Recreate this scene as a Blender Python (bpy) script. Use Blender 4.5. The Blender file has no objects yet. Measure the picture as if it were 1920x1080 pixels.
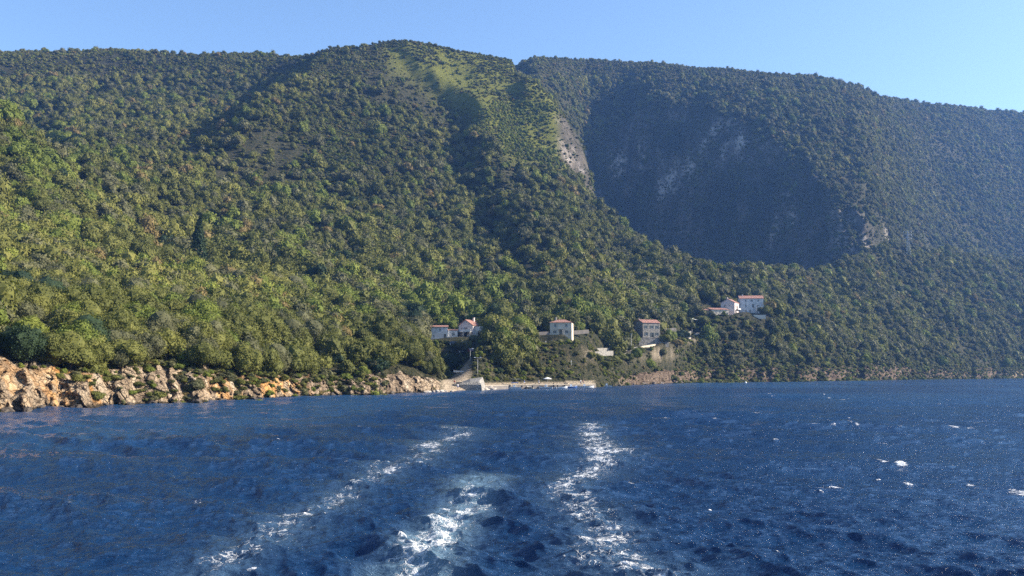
import bpy, bmesh, math, random
import numpy as np
from mathutils import Vector, Matrix
R = math.radians
random.seed(7)
RNG = np.random.default_rng(11)
sc = bpy.context.scene
COL = sc.collection

# ------------------------------------------------------------------ camera, sky, sun, exposure
F_PX, CAM_H, HORIZON = 1663.0, 5.0, 700.0          # photograph is 1920 wide
TH = math.atan((HORIZON - 540) / F_PX)
CT, ST = math.cos(TH), math.sin(TH)
cam_d = bpy.data.cameras.new('camera'); cam = bpy.data.objects.new('camera', cam_d); COL.objects.link(cam)
cam.location = (0, 0, CAM_H); cam.rotation_euler = (R(90) + TH, 0, 0)
cam_d.sensor_width = 36; cam_d.lens = 36 * F_PX / 1920
cam_d.clip_start = 0.1; cam_d.clip_end = 12000
sc.camera = cam
SUN_AZ, SUN_EL = 87.0, 27.5                        # degrees right of the view direction, above the horizon
sdir = Vector((math.sin(R(SUN_AZ)) * math.cos(R(SUN_EL)), math.cos(R(SUN_AZ)) * math.cos(R(SUN_EL)), math.sin(R(SUN_EL))))
w = bpy.data.worlds.new('World'); sc.world = w; w.use_nodes = True
nt = w.node_tree; nt.nodes.clear()
sky = nt.nodes.new('ShaderNodeTexSky'); sky.sky_type = 'NISHITA'; sky.sun_disc = False
sky.sun_elevation = R(SUN_EL); sky.sun_rotation = R(SUN_AZ); sky.air_density = 1.0; sky.dust_density = 0.7; sky.ozone_density = 3.5
bg = nt.nodes.new('ShaderNodeBackground'); bg.inputs[1].default_value = 0.10
wo = nt.nodes.new('ShaderNodeOutputWorld')
nt.links.new(sky.outputs[0], bg.inputs[0]); nt.links.new(bg.outputs[0], wo.inputs[0])
sl = bpy.data.lights.new('sun', 'SUN'); sl.energy = 5.0; sl.angle = R(0.5); sl.color = (1.0, 0.90, 0.76)
so = bpy.data.objects.new('sun', sl); so.rotation_euler = (-sdir).to_track_quat('-Z', 'Y').to_euler(); COL.objects.link(so)
so.location = sdir * 2000
sc.view_settings.view_transform = 'Standard'; sc.view_settings.look = 'None'; sc.view_settings.gamma = 1
sc.view_settings.exposure = 1.42
HAZE_DENSITY = 0.00010
cy = sc.cycles
cy.max_bounces = 5; cy.diffuse_bounces = 2; cy.glossy_bounces = 2; cy.transmission_bounces = 2; cy.volume_bounces = 0
cy.transparent_max_bounces = 6; cy.use_denoising = False; cy.sample_clamp_direct = 2.6; cy.sample_clamp_indirect = 6; cy.caustics_reflective = False; cy.caustics_refractive = False

# ------------------------------------------------------------------ helpers
def tag(o, label=None, cat=None, group=None, kind=None):
    if label: o['label'] = label
    if cat: o['category'] = cat
    if group: o['group'] = group
    if kind: o['kind'] = kind
    elif cat: o['kind'] = 'thing'
    return o

def empty(name, loc=(0, 0, 0), rz=0.0, label=None, cat=None, group=None):
    o = bpy.data.objects.new(name, None); COL.objects.link(o)
    o.location = loc; o.rotation_euler = (0, 0, rz); o.empty_display_size = 0.3
    return tag(o, label, cat, group)

def ray(px, py):
    xc = (px - 960) / F_PX; yc = (540 - py) / F_PX
    dy = CT - yc * ST
    return xc / dy, (ST + yc * CT) / dy            # X per metre of depth, Z per metre of depth

def at(px, py, d):
    t, e = ray(px, py); return Vector((t * d, d, CAM_H + e * d))

def on_water(px, py, z=0.0):
    t, e = ray(px, py); d = (CAM_H - z) / -e; return Vector((t * d, d, z))

class MB:
    """collects boxes, bars, tubes and polygons, then links them as one mesh object"""
    def __init__(s): s.v = []; s.f = []
    def poly(s, pts):
        n = len(s.v); s.v += [tuple(p) for p in pts]; s.f.append(list(range(n, n + len(pts)))); return s
    def add(s, vs, fs):
        n = len(s.v); s.v += [tuple(p) for p in vs]; s.f += [[i + n for i in f] for f in fs]; return s
    def box(s, x0, x1, y0, y1, z0, z1):
        vs = [(x, y, z) for z in (z0, z1) for y in (y0, y1) for x in (x0, x1)]
        return s.add(vs, [(0, 2, 3, 1), (4, 5, 7, 6), (0, 1, 5, 4), (2, 6, 7, 3), (0, 4, 6, 2), (1, 3, 7, 5)])
    def tube(s, pts, rad, n=8, cap=True):
        pts = [Vector(p) for p in pts]; rings = []
        for i, p in enumerate(pts):
            a = pts[max(i - 1, 0)]; b = pts[min(i + 1, len(pts) - 1)]
            d = (b - a).normalized(); u = d.cross(Vector((0.3, 0.1, 1)))
            u = (u if u.length > 1e-3 else d.cross(Vector((1, 0, 0)))).normalized(); v = d.cross(u)
            r = rad[i] if isinstance(rad, (list, tuple)) else rad
            rings.append([p + (u * math.cos(k * 2 * math.pi / n) + v * math.sin(k * 2 * math.pi / n)) * r for k in range(n)])
        vs = [q for r_ in rings for q in r_]; fs = []
        for i in range(len(rings) - 1):
            for k in range(n):
                fs.append((i * n + k, i * n + (k + 1) % n, (i + 1) * n + (k + 1) % n, (i + 1) * n + k))
        if cap: fs.append(tuple(range(n))[::-1]); fs.append(tuple((len(rings) - 1) * n + k for k in range(n)))
        return s.add(vs, fs)
    def loft(s, rings, close=True, cap=True):
        n = len(rings[0]); vs = [q for r_ in rings for q in r_]; fs = []
        for i in range(len(rings) - 1):
            for k in range(n if close else n - 1):
                fs.append((i * n + k, i * n + (k + 1) % n, (i + 1) * n + (k + 1) % n, (i + 1) * n + k))
        if cap: fs.append(tuple(range(n))[::-1]); fs.append(tuple((len(rings) - 1) * n + k for k in range(n)))
        return s.add(vs, fs)
    def build(s, name, mat, parent=None, smooth=False, loc=None):
        me = bpy.data.meshes.new(name); me.from_pydata([tuple(p) for p in s.v], [], s.f)
        bm = bmesh.new(); bm.from_mesh(me); bmesh.ops.recalc_face_normals(bm, faces=bm.faces); bm.to_mesh(me); bm.free()
        me.materials.append(mat)
        if smooth: me.polygons.foreach_set('use_smooth', [True] * len(me.polygons))
        o = bpy.data.objects.new(name, me); COL.objects.link(o)
        if parent: o.parent = parent
        if loc is not None: o.location = loc
        return o

def np_mesh(name, V, Fq, mat, smooth=True, attrs=None):
    """mesh from numpy arrays; Fq is (n,4) or (n,3)"""
    me = bpy.data.meshes.new(name); k = Fq.shape[1]
    me.vertices.add(len(V)); me.vertices.foreach_set('co', np.ascontiguousarray(V, dtype=np.float32).ravel())
    me.loops.add(Fq.size); me.loops.foreach_set('vertex_index', np.ascontiguousarray(Fq, dtype=np.int32).ravel())
    me.polygons.add(len(Fq)); me.polygons.foreach_set('loop_start', np.arange(0, Fq.size, k, dtype=np.int32))
    me.polygons.foreach_set('use_smooth', np.full(len(Fq), smooth))
    me.update(calc_edges=True)
    for an, (typ, arr) in (attrs or {}).items():
        a = me.attributes.new(an, typ, 'POINT')
        a.data.foreach_set('vector' if typ == 'FLOAT_VECTOR' else 'value', np.ascontiguousarray(arr).ravel())
    if mat: me.materials.append(mat)
    return me

def link(name, me, parent=None):
    o = bpy.data.objects.new(name, me); COL.objects.link(o)
    if parent: o.parent = parent
    return o

# vectorised value noise
def _h(i, j, k, seed):
    n = (i * 374761393 + j * 668265263 + k * 2147483647 + seed * 974634777) & 0xffffffff
    n = ((n ^ (n >> 13)) * 1274126177) & 0xffffffff
    n = ((n ^ (n >> 16)) * 2246822519) & 0xffffffff
    return ((n ^ (n >> 15)) & 0xffffff) / float(0xffffff) * 2 - 1
def noise3(x, y, z, seed=0):
    x = np.asarray(x, float); y = np.asarray(y, float) + 0 * x; z = np.asarray(z, float) + 0 * x
    xi = np.floor(x).astype(np.int64); yi = np.floor(y).astype(np.int64); zi = np.floor(z).astype(np.int64)
    u, v, q = x - xi, y - yi, z - zi
    u = u * u * u * (u * (u * 6 - 15) + 10); v = v * v * v * (v * (v * 6 - 15) + 10); q = q * q * q * (q * (q * 6 - 15) + 10)
    def c(a, b, e): return _h(xi + a, yi + b, zi + e, seed)
    x00 = c(0, 0, 0) * (1 - u) + c(1, 0, 0) * u; x10 = c(0, 1, 0) * (1 - u) + c(1, 1, 0) * u
    x01 = c(0, 0, 1) * (1 - u) + c(1, 0, 1) * u; x11 = c(0, 1, 1) * (1 - u) + c(1, 1, 1) * u
    return (x00 * (1 - v) + x10 * v) * (1 - q) + (x01 * (1 - v) + x11 * v) * q
def fbm(x, y, z=0.0, oct=4, seed=0, ridged=False):
    s = 0; a = 1.0; tot = 0
    for o in range(oct):
        n = noise3(x * 2 ** o, y * 2 ** o, z * 2 ** o if np.ndim(z) or z else 0.0, seed + o * 17)
        s = s + a * ((1 - 2 * np.abs(n)) if ridged else n); tot += a; a *= 0.5
    return s / tot
def sstep(a, b, x):
    u = np.clip((x - a) / (b - a), 0, 1); return u * u * (3 - 2 * u)

# ------------------------------------------------------------------ materials
def newmat(name):
    m = bpy.data.materials.new(name); m.use_nodes = True; n = m.node_tree
    b = n.nodes['Principled BSDF']; return m, n, b
def N(n, typ, **kw):
    o = n.nodes.new(typ)
    for k, v in kw.items():
        if isinstance(k, str) and hasattr(o, k): setattr(o, k, v)
    return o
def ramp(n, fac, stops, interp='LINEAR'):
    r_ = n.nodes.new('ShaderNodeValToRGB'); r_.color_ramp.interpolation = interp
    e = r_.color_ramp.elements
    while len(e) < len(stops): e.new(0.5)
    for i, (p, c) in enumerate(stops): e[i].position = p; e[i].color = (*c, 1) if len(c) == 3 else c
    n.links.new(fac, r_.inputs[0]); return r_.outputs[0]
def mix(n, fac, a, b, blend='MIX'):
    m = n.nodes.new('ShaderNodeMix'); m.data_type = 'RGBA'; m.blend_type = blend
    for sock, v in ((0, fac), (6, a), (7, b)):
        if hasattr(v, 'is_linked') or isinstance(v, bpy.types.NodeSocket): n.links.new(v, m.inputs[sock])
        else: m.inputs[sock].default_value = v if sock == 0 else (*v, 1)
    return m.outputs[2]
def math_(n, op, a, b=0.0, clamp=False):
    m = n.nodes.new('ShaderNodeMath'); m.operation = op; m.use_clamp = clamp
    for i, v in enumerate((a, b)):
        if isinstance(v, bpy.types.NodeSocket): n.links.new(v, m.inputs[i])
        else: m.inputs[i].default_value = v
    return m.outputs[0]
def noise_tex(n, scale, detail=4, rough=0.55, vec=None, coord='obj'):
    t = n.nodes.new('ShaderNodeTexNoise'); t.inputs['Scale'].default_value = scale; t.inputs['Detail'].default_value = detail
    t.inputs['Roughness'].default_value = rough
    if vec is None:
        if coord == 'world': g = n.nodes.new('ShaderNodeNewGeometry'); vec = g.outputs['Position']
        else: tc = n.nodes.new('ShaderNodeTexCoord'); vec = tc.outputs['Object']
    n.links.new(vec, t.inputs['Vector']); return t.outputs['Fac']
def attr(n, name):
    a = n.nodes.new('ShaderNodeAttribute'); a.attribute_name = name; return a.outputs['Fac']
def bump(n, b, h, dist=0.1, strength=1.0):
    bp = n.nodes.new('ShaderNodeBump'); bp.inputs['Distance'].default_value = dist; bp.inputs['Strength'].default_value = strength
    n.links.new(h, bp.inputs['Height']); n.links.new(bp.outputs[0], b.inputs['Normal'])

def simple(name, c1, c2=None, scale=1.5, rough=0.8, bumpd=0.0, metallic=0.0, spec=0.3):
    m, n, b = newmat(name); c2 = c2 or tuple(x * 0.75 for x in c1)
    f = noise_tex(n, scale, 5)
    n.links.new(ramp(n, f, [(0.3, c1), (0.7, c2)]), b.inputs['Base Color'])
    b.inputs['Roughness'].default_value = rough; b.inputs['Metallic'].default_value = metallic
    b.inputs['Specular IOR Level'].default_value = spec
    if bumpd: bump(n, b, noise_tex(n, scale * 4, 4), bumpd)
    return m

def foliage_mat(name, dark, mid, light, dry=None):
    m, n, b = newmat(name)
    oi = n.nodes.new('ShaderNodeObjectInfo')
    big = noise_tex(n, 0.009, 3, coord='world'); small = noise_tex(n, 0.9, 3, coord='world')
    f = math_(n, 'ADD', math_(n, 'MULTIPLY', oi.outputs['Random'], 0.34), math_(n, 'MULTIPLY', big, 0.92))
    f = math_(n, 'ADD', f, math_(n, 'MULTIPLY', math_(n, 'SUBTRACT', small, 0.5), 0.45))
    stops = [(0.20, dark), (0.60, mid), (0.95, light)]
    c = ramp(n, f, stops)
    if dry:
        wn = n.nodes.new('ShaderNodeTexWhiteNoise'); wn.noise_dimensions = '1D'; n.links.new(oi.outputs['Random'], wn.inputs['W'])
        c = mix(n, math_(n, 'GREATER_THAN', wn.outputs['Value'], 0.95), c, dry)
    n.links.new(c, b.inputs['Base Color']); b.inputs['Roughness'].default_value = 0.75
    b.inputs['Specular IOR Level'].default_value = 0.15
    tr = n.nodes.new('ShaderNodeBsdfTranslucent'); n.links.new(mix(n, 1.0, c, (1.5, 1.7, 0.6), 'MULTIPLY'), tr.inputs[0])
    mx = n.nodes.new('ShaderNodeMixShader'); mx.inputs[0].default_value = 0.16
    out = n.nodes['Material Output']; n.links.new(b.outputs[0], mx.inputs[1]); n.links.new(tr.outputs[0], mx.inputs[2]); n.links.new(mx.outputs[0], out.inputs[0])
    return m

M = {}
M['oak'] = foliage_mat('oak_leaves', (0.028, 0.034, 0.011), (0.095, 0.100, 0.024), (0.175, 0.168, 0.040), (0.16, 0.12, 0.045))
M['bright'] = foliage_mat('bright_leaves', (0.050, 0.070, 0.014), (0.110, 0.135, 0.024), (0.18, 0.195, 0.035))
M['olive'] = foliage_mat('olive_leaves', (0.045, 0.048, 0.026), (0.088, 0.088, 0.040), (0.145, 0.138, 0.062))
M['pine'] = foliage_mat('dark_needles', (0.012, 0.026, 0.014), (0.020, 0.036, 0.016), (0.035, 0.055, 0.022))
M['yellow'] = foliage_mat('yellow_leaves', (0.30, 0.30, 0.02), (0.42, 0.40, 0.02), (0.55, 0.50, 0.04))
M['bark'] = simple('bark', (0.13, 0.10, 0.075), (0.06, 0.045, 0.035), 3, 0.95, 0.03)

# ground with zone attributes: rock, grass, orange, cliff (bowl), sand
def ground_mat():
    m, n, b = newmat('hillside_ground')
    g = n.nodes.new('ShaderNodeNewGeometry'); pos = g.outputs['Position']
    n1 = noise_tex(n, 0.05, 6, 0.6, pos); n2 = noise_tex(n, 0.5, 6, 0.65, pos); n3 = noise_tex(n, 2.2, 6, 0.7, pos)
    soil = ramp(n, n2, [(0.32, (0.014, 0.017, 0.008)), (0.5, (0.036, 0.038, 0.017)), (0.68, (0.095, 0.078, 0.045))])
    grass = ramp(n, n2, [(0.3, (0.075, 0.085, 0.014)), (0.5, (0.125, 0.130, 0.022)), (0.7, (0.175, 0.165, 0.038))])
    # stretch vertically for fluted limestone
    mp = n.nodes.new('ShaderNodeMapping'); mp.inputs['Scale'].default_value = (1.0, 1.0, 0.35); n.links.new(pos, mp.inputs[0])
    rn = noise_tex(n, 0.42, 9, 0.68, mp.outputs[0]); rb = noise_tex(n, 1.6, 8, 0.72, mp.outputs[0])
    rock = ramp(n, rn, [(0.30, (0.06, 0.046, 0.034)), (0.43, (0.24, 0.175, 0.11)), (0.55, (0.43, 0.33, 0.22)), (0.72, (0.62, 0.51, 0.36))])
    rock = mix(n, math_(n, 'MULTIPLY', ramp(n, rb, [(0.38, (1, 1, 1)), (0.52, (0, 0, 0))]), 0.65), rock, (0.12, 0.09, 0.07))
    ora = ramp(n, rn, [(0.3, (0.20, 0.09, 0.035)), (0.5, (0.52, 0.27, 0.09)), (0.72, (0.68, 0.48, 0.25))])
    vc = n.nodes.new('ShaderNodeTexVoronoi'); vc.feature = 'DISTANCE_TO_EDGE'; vc.inputs['Scale'].default_value = 0.62
    mv = n.nodes.new('ShaderNodeMapping'); mv.inputs['Rotation'].default_value = (0.3, 0.5, 0.2); mv.inputs['Scale'].default_value = (1.0, 1.0, 1.7)
    wv_ = n.nodes.new('ShaderNodeVectorMath'); wv_.operation = 'ADD'; wn_ = n.nodes.new('ShaderNodeTexNoise'); wn_.inputs['Scale'].default_value = 0.8; wn_.inputs['Detail'].default_value = 5
    n.links.new(pos, wn_.inputs['Vector']); n.links.new(pos, wv_.inputs[0]); n.links.new(wn_.outputs['Color'], wv_.inputs[1]); n.links.new(wv_.outputs[0], mv.inputs[0]); n.links.new(mv.outputs[0], vc.inputs['Vector'])
    crack = ramp(n, vc.outputs['Distance'], [(0.0, (0, 0, 0)), (0.09, (1, 1, 1))])
    rock = mix(n, math_(n, 'MULTIPLY', math_(n, 'SUBTRACT', 1.0, crack), 0.5), rock, (0.07, 0.055, 0.04))
    orm = math_(n, 'MULTIPLY', attr(n, 'orange'), ramp(n, noise_tex(n, 0.30, 4, 0.6, mp.outputs[0]), [(0.47, (0, 0, 0)), (0.58, (1, 1, 1))]))
    rock = mix(n, orm, rock, ora)
    # grey limestone of the far cliff
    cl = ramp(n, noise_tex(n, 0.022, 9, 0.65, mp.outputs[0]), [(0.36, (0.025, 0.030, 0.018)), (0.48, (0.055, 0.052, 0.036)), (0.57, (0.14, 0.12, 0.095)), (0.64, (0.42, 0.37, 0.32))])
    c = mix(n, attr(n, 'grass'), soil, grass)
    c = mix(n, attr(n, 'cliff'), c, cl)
    rock = mix(n, attr(n, 'shade_and_brown'), rock, mix(n, 1.0, rock, (0.46, 0.44, 0.46), 'MULTIPLY'))  # shade multiplied into the rock colour at right; browner rock at left
    rk = math_(n, 'ADD', attr(n, 'rock'), math_(n, 'MULTIPLY', math_(n, 'SUBTRACT', n2, 0.5), 0.9))
    rk = ramp(n, rk, [(0.42, (0, 0, 0)), (0.55, (1, 1, 1))])
    c = mix(n, rk, c, rock)
    sand = ramp(n, n3, [(0.3, (0.32, 0.25, 0.17)), (0.7, (0.44, 0.36, 0.26))])
    c = mix(n, attr(n, 'sand'), c, sand)
    # wet, weed covered band at the waterline
    sx = n.nodes.new('ShaderNodeSeparateXYZ'); n.links.new(pos, sx.inputs[0])
    zz = math_(n, 'ADD', sx.outputs[2], math_(n, 'MULTIPLY', n2, -1.3))
    wet = ramp(n, math_(n, 'MULTIPLY_ADD', zz, 0.5), [(0.30, (1, 1, 1)), (0.42, (0, 0, 0))])
    c = mix(n, math_(n, 'MULTIPLY', wet, attr(n, 'rockall')), c, (0.045, 0.036, 0.024))
    n.links.new(c, b.inputs['Base Color']); b.inputs['Roughness'].default_value = 0.95; b.inputs['Specular IOR Level'].default_value = 0.1
    h = math_(n, 'ADD', math_(n, 'MULTIPLY', rb, 0.8), math_(n, 'ADD', rn, math_(n, 'MULTIPLY', crack, 0.35)))
    bump(n, b, h, 0.9, 1.0)
    return m
M['ground'] = ground_mat()

# ------------------------------------------------------------------ terrain: depth profiles by bearing
Z = lambda z, d: ('z', z, d)
P = {  # px : shore, cliff top, rows up the slope ... each (picture height, depth in metres) or Z(height, depth)
 -900: [Z(-.6, 60), Z(6, 72), Z(30, 160), Z(80, 280), Z(150, 400), Z(165, 520), Z(200, 640), Z(250, 760), Z(300, 880), Z(330, 1050), Z(330, 1300)],
 -300: [Z(-.6, 85), Z(6, 97), Z(30, 190), Z(80, 310), Z(155, 430), Z(150, 520), Z(190, 640), Z(250, 760), (90, 1000), Z(330, 1150), Z(330, 1300)],
 0:    [Z(-.6, 117), Z(7.0, 127), (535, 230), (395, 350), (228, 470), Z(120, 540), Z(150, 640), (185, 830), (100, 1050), Z(360, 1200), Z(330, 1350)],
 140:  [Z(-.6, 128), Z(4.8, 137), (560, 235), (440, 350), (345, 450), (318, 530), (262, 650), (175, 850), (97, 1060), Z(360, 1200), Z(330, 1350)],
 230:  [Z(-.6, 138), Z(5.8, 148), (575, 238), (465, 355), (380, 460), (325, 550), (272, 660), (178, 860), (92, 1065), Z(360, 1200), Z(330, 1350)],
 350:  [Z(-.6, 153), Z(6.5, 163), (600, 240), (500, 360), (410, 470), (325, 590), (270, 690), (180, 880), (103, 1070), Z(360, 1200), Z(330, 1350)],
 480:  [Z(-.6, 172), Z(4.8, 181), (610, 250), (515, 370), (430, 480), (345, 600), (280, 700), (185, 880), (102, 1060), Z(360, 1200), Z(330, 1350)],
 600:  [Z(-.6, 195), Z(4, 205), (635, 262), (545, 380), (465, 490), (370, 610), (290, 710), (185, 870), (110, 1020), Z(350, 1150), Z(330, 1350)],
 680:  [Z(-.6, 210), Z(4.4, 220), (648, 258), (570, 380), (490, 490), (385, 620), (290, 730), (170, 880), (98, 985), Z(340, 1120), Z(330, 1350)],
 715:  [Z(-.6, 217), Z(4.6, 227), (650, 254), (580, 380), (500, 490), (385, 630), (270, 760), (150, 890), (84, 980), Z(330, 1120), Z(330, 1350)],
 800:  [Z(-.6, 238), Z(4, 246), Z(9, 257), Z(26, 375), (515, 490), (400, 640), (285, 770), (170, 900), (92, 985), Z(330, 1150), Z(330, 1350)],
 822:  [Z(-.6, 243), Z(3, 249), Z(3.2, 280), Z(26, 378), (520, 495), (405, 645), (285, 780), (175, 905), (95, 988), Z(330, 1150), Z(340, 1350)],
 845:  [Z(-.6, 245), Z(1.4, 262), Z(3.2, 300), Z(26, 380), (522, 500), (410, 650), (285, 790), (180, 910), (98, 990), Z(330, 1150), Z(345, 1350)],
 900:  [Z(-.6, 268), Z(1.3, 280), Z(15, 306), (606, 400), (525, 510), (420, 650), (290, 790), (185, 905), (108, 1000), Z(330, 1150), Z(360, 1350)],
 960:  [Z(-.6, 290), Z(1.3, 301), Z(17, 322), (606, 400), (530, 510), (430, 650), (300, 800), (172, 925), (116, 1020), Z(345, 1150), (124, 1350)],
 1000: [Z(-.6, 296), Z(1.3, 306), Z(16, 327), (606, 402), (532, 515), (438, 650), (300, 810), (168, 930), Z(280, 1020), (160, 1130), (117, 1380)],
 1050: [Z(-.6, 303), Z(1.3, 312), Z(17, 334), (606, 405), (534, 520), (440, 650), (330, 790), (235, 880), Z(235, 960), (235, 1090), (114, 1400)],
 1095: [Z(-.6, 311), Z(1.3, 320), Z(10, 336), (608, 410), (545, 530), (450, 660), (384, 800), (296, 840), Z(185, 1120), (268, 1235), (109, 1400)],
 1130: [Z(-.6, 325), Z(1.8, 334), Z(8.5, 350), (608, 440), (555, 540), (475, 670), (425, 760), Z(122, 830), Z(125, 1135), (262, 1240), (109, 1410)],
 1170: [Z(-.6, 372), Z(3, 380), Z(11, 393), (612, 480), (566, 560), (515, 650), (466, 730), Z(95, 800), Z(120, 1140), (230, 1250), (112, 1420)],
 1210: [Z(-.6, 396), Z(4, 404), Z(14.5, 420), (608, 490), (562, 570), (520, 640), (485, 700), Z(75, 775), Z(112, 1120), (206, 1240), (117, 1430)],
 1250: [Z(-.6, 437), Z(5, 445), Z(16.5, 446), (606, 515), (565, 580), (528, 640), (500, 685), Z(68, 760), Z(110, 1110), (200, 1225), (125, 1450)],
 1300: [Z(-.6, 489), Z(5, 500), Z(22, 511), (598, 560), (560, 610), (532, 642), (512, 668), Z(64, 750), Z(108, 1085), (207, 1200), (134, 1470)],
 1390: [Z(-.6, 515), Z(7.5, 526), Z(28, 545), (596, 567), (566, 620), (540, 665), (522, 700), Z(68, 790), Z(106, 1045), (234, 1150), (148, 1500)],
 1450: [Z(-.6, 535), Z(7.5, 546), Z(24, 585), (600, 630), (566, 680), (544, 715), (526, 745), Z(72, 830), Z(110, 1020), (268, 1110), (158, 1530)],
 1500: [Z(-.6, 554), Z(8, 566), (652, 610), (600, 670), (566, 720), (540, 755), (521, 790), Z(82, 870), Z(114, 995), (300, 1070), (166, 1560)],
 1570: [Z(-.6, 600), Z(8, 612), (645, 655), (586, 730), (546, 790), (521, 830), (505, 862), Z(95, 920), Z(122, 965), (362, 1020), (178, 1600)],
 1640: [Z(-.6, 650), Z(9, 664), (630, 715), (568, 790), (518, 860), (486, 900), (462, 930), Z(135, 948), Z(138, 965), (428, 990), (196, 1650)],
 1750: [Z(-.6, 740), Z(9, 755), (632, 805), (568, 885), (516, 960), (490, 1000), (471, 1030), Z(118, 1100), (466, 1265), (410, 1370), (198, 1750)],
 1920: [Z(-.6, 880), Z(9.5, 895), (628, 950), (572, 1030), (526, 1100), (510, 1140), (497, 1180), Z(118, 1260), (480, 1450), (380, 1600), (213, 1900)],
 2600: [Z(-.6, 980), Z(10, 1000), (640, 1060), (590, 1130), (560, 1200), (540, 1230), (530, 1260), Z(120, 1300), (480, 1420), (400, 1550), (260, 1900)],
 3200: [Z(-.6, 980), Z(10, 1000), (650, 1060), (600, 1130), (580, 1200), (560, 1230), (550, 1260), Z(110, 1300), (500, 1420), (450, 1550), (330, 1900)],
}
NT = 1500
TT = np.linspace(-0.98, 1.02, NT)
keys = sorted(P)
Dc = []; Zc = []
for r_ in range(11):
    tk, dk, zk = [], [], []
    for k in keys:
        e = P[k][r_]
        if len(e) == 3: z, d = e[1], e[2]; py = 700 - (z - 5) / d * F_PX
        else: py, d = e; z = CAM_H + ray(k, py)[1] * d
        tk.append(ray(k, py)[0]); dk.append(d); zk.append(z)
    o = np.argsort(tk); tk = np.array(tk)[o]; dk = np.array(dk)[o]; zk = np.array(zk)[o]
    Dc.append(np.interp(TT, tk, dk)); Zc.append(np.interp(TT, tk, zk))
def smooth(a, w_):
    k = np.hanning(w_ + 2)[1:-1]; k /= k.sum(); return np.convolve(np.pad(a, w_, mode='edge'), k, 'same')[w_:-w_]
Dc = [smooth(a, 7 if i < 2 else 25) for i, a in enumerate(Dc)]
Zc = [smooth(a, 7 if i < 2 else (11 if i in (8, 10) else 25)) for i, a in enumerate(Zc)]
# small bays and points along the shore
px_of_t = 960 + TT * F_PX
wig = fbm(px_of_t / 42.0, 0.0, 0.0, 4, 3) * 5.0 * sstep(860, 700, px_of_t) + fbm(px_of_t / 30.0, 9.0, 0.0, 4, 5) * 13.0 * sstep(1190, 1260, px_of_t)
Dc[0] = Dc[0] + wig; Dc[1] = Dc[1] + wig * 0.9
crest_drop = np.interp(px_of_t, [-200, 0, 300, 640, 700, 1000, 1200, 1500, 1950], [10, 9, 6, 5, 5, 5, 9, 6, 8])
for i in (8, 10): Zc[i] = Zc[i] - crest_drop
Dc[9] = Dc[9] + fbm(px_of_t / 55, 3.0, 0.0, 4, 77) * 10 * sstep(1090, 1160, px_of_t) * sstep(1720, 1620, px_of_t); Zc[9] = Zc[9] + fbm(px_of_t / 40, 7.0, 0.0, 4, 78) * 5 * sstep(1090, 1160, px_of_t) * sstep(1720, 1620, px_of_t)
Dc = [Dc[0] - 70] + Dc + [Dc[10] + 200, Dc[10] + 480]
Zc = [np.full(NT, -9.0)] + Zc + [Zc[10] - 60, Zc[10] - 220]
Dc = np.array(Dc); Zc = np.array(Zc)
for i in range(1, len(Dc)): Dc[i] = np.maximum(Dc[i], Dc[i - 1] + 4)
# monotone cubic through the rows of each column
h = np.diff(Dc, axis=0); s_ = np.diff(Zc, axis=0) / h
mslope = np.zeros_like(Zc)
for i in range(1, len(Zc) - 1):
    w1 = 2 * h[i] + h[i - 1]; w2 = h[i] + 2 * h[i - 1]
    ok = s_[i - 1] * s_[i] > 0
    with np.errstate(all='ignore'): mm = (w1 + w2) / (w1 / s_[i - 1] + w2 / s_[i])
    mslope[i] = np.where(ok, mm, 0)
mslope[0] = 0; mslope[-1] = s_[-1]
NROW = [10, 84, 54, 40, 40, 44, 40, 40, 40, 40, 46, 12, 8]
rows_d = []; rows_z = []; rows_s = []
for i, nr in enumerate(NROW):
    u = (np.arange(nr) / nr)[:, None]
    if i == 1: uu = u ** 1.0
    else: uu = u
    d = Dc[i] + uu * h[i]
    if i in (0,): z = Zc[i] + uu * (Zc[i + 1] - Zc[i])
    elif i == 1:   # sea cliff: rises fast, rounds off at the top
        prof = 1 - (1 - uu) ** 2.2; z = Zc[i] + prof * (Zc[i + 1] - Zc[i])
    else:
        h00 = 2 * uu ** 3 - 3 * uu ** 2 + 1; h10 = uu ** 3 - 2 * uu ** 2 + uu; h01 = -2 * uu ** 3 + 3 * uu ** 2; h11 = uu ** 3 - uu ** 2
        z = h00 * Zc[i] + h10 * h[i] * mslope[i] + h01 * Zc[i + 1] + h11 * h[i] * mslope[i + 1]
    rows_d.append(d); rows_z.append(z); rows_s.append(np.repeat(i + u, NT, 1))
GD = np.vstack(rows_d); GZ = np.vstack(rows_z); GS = np.vstack(rows_s); GT = np.repeat(TT[None], len(GD), 0)
GX = GT * GD; GY = GD.copy()
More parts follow.
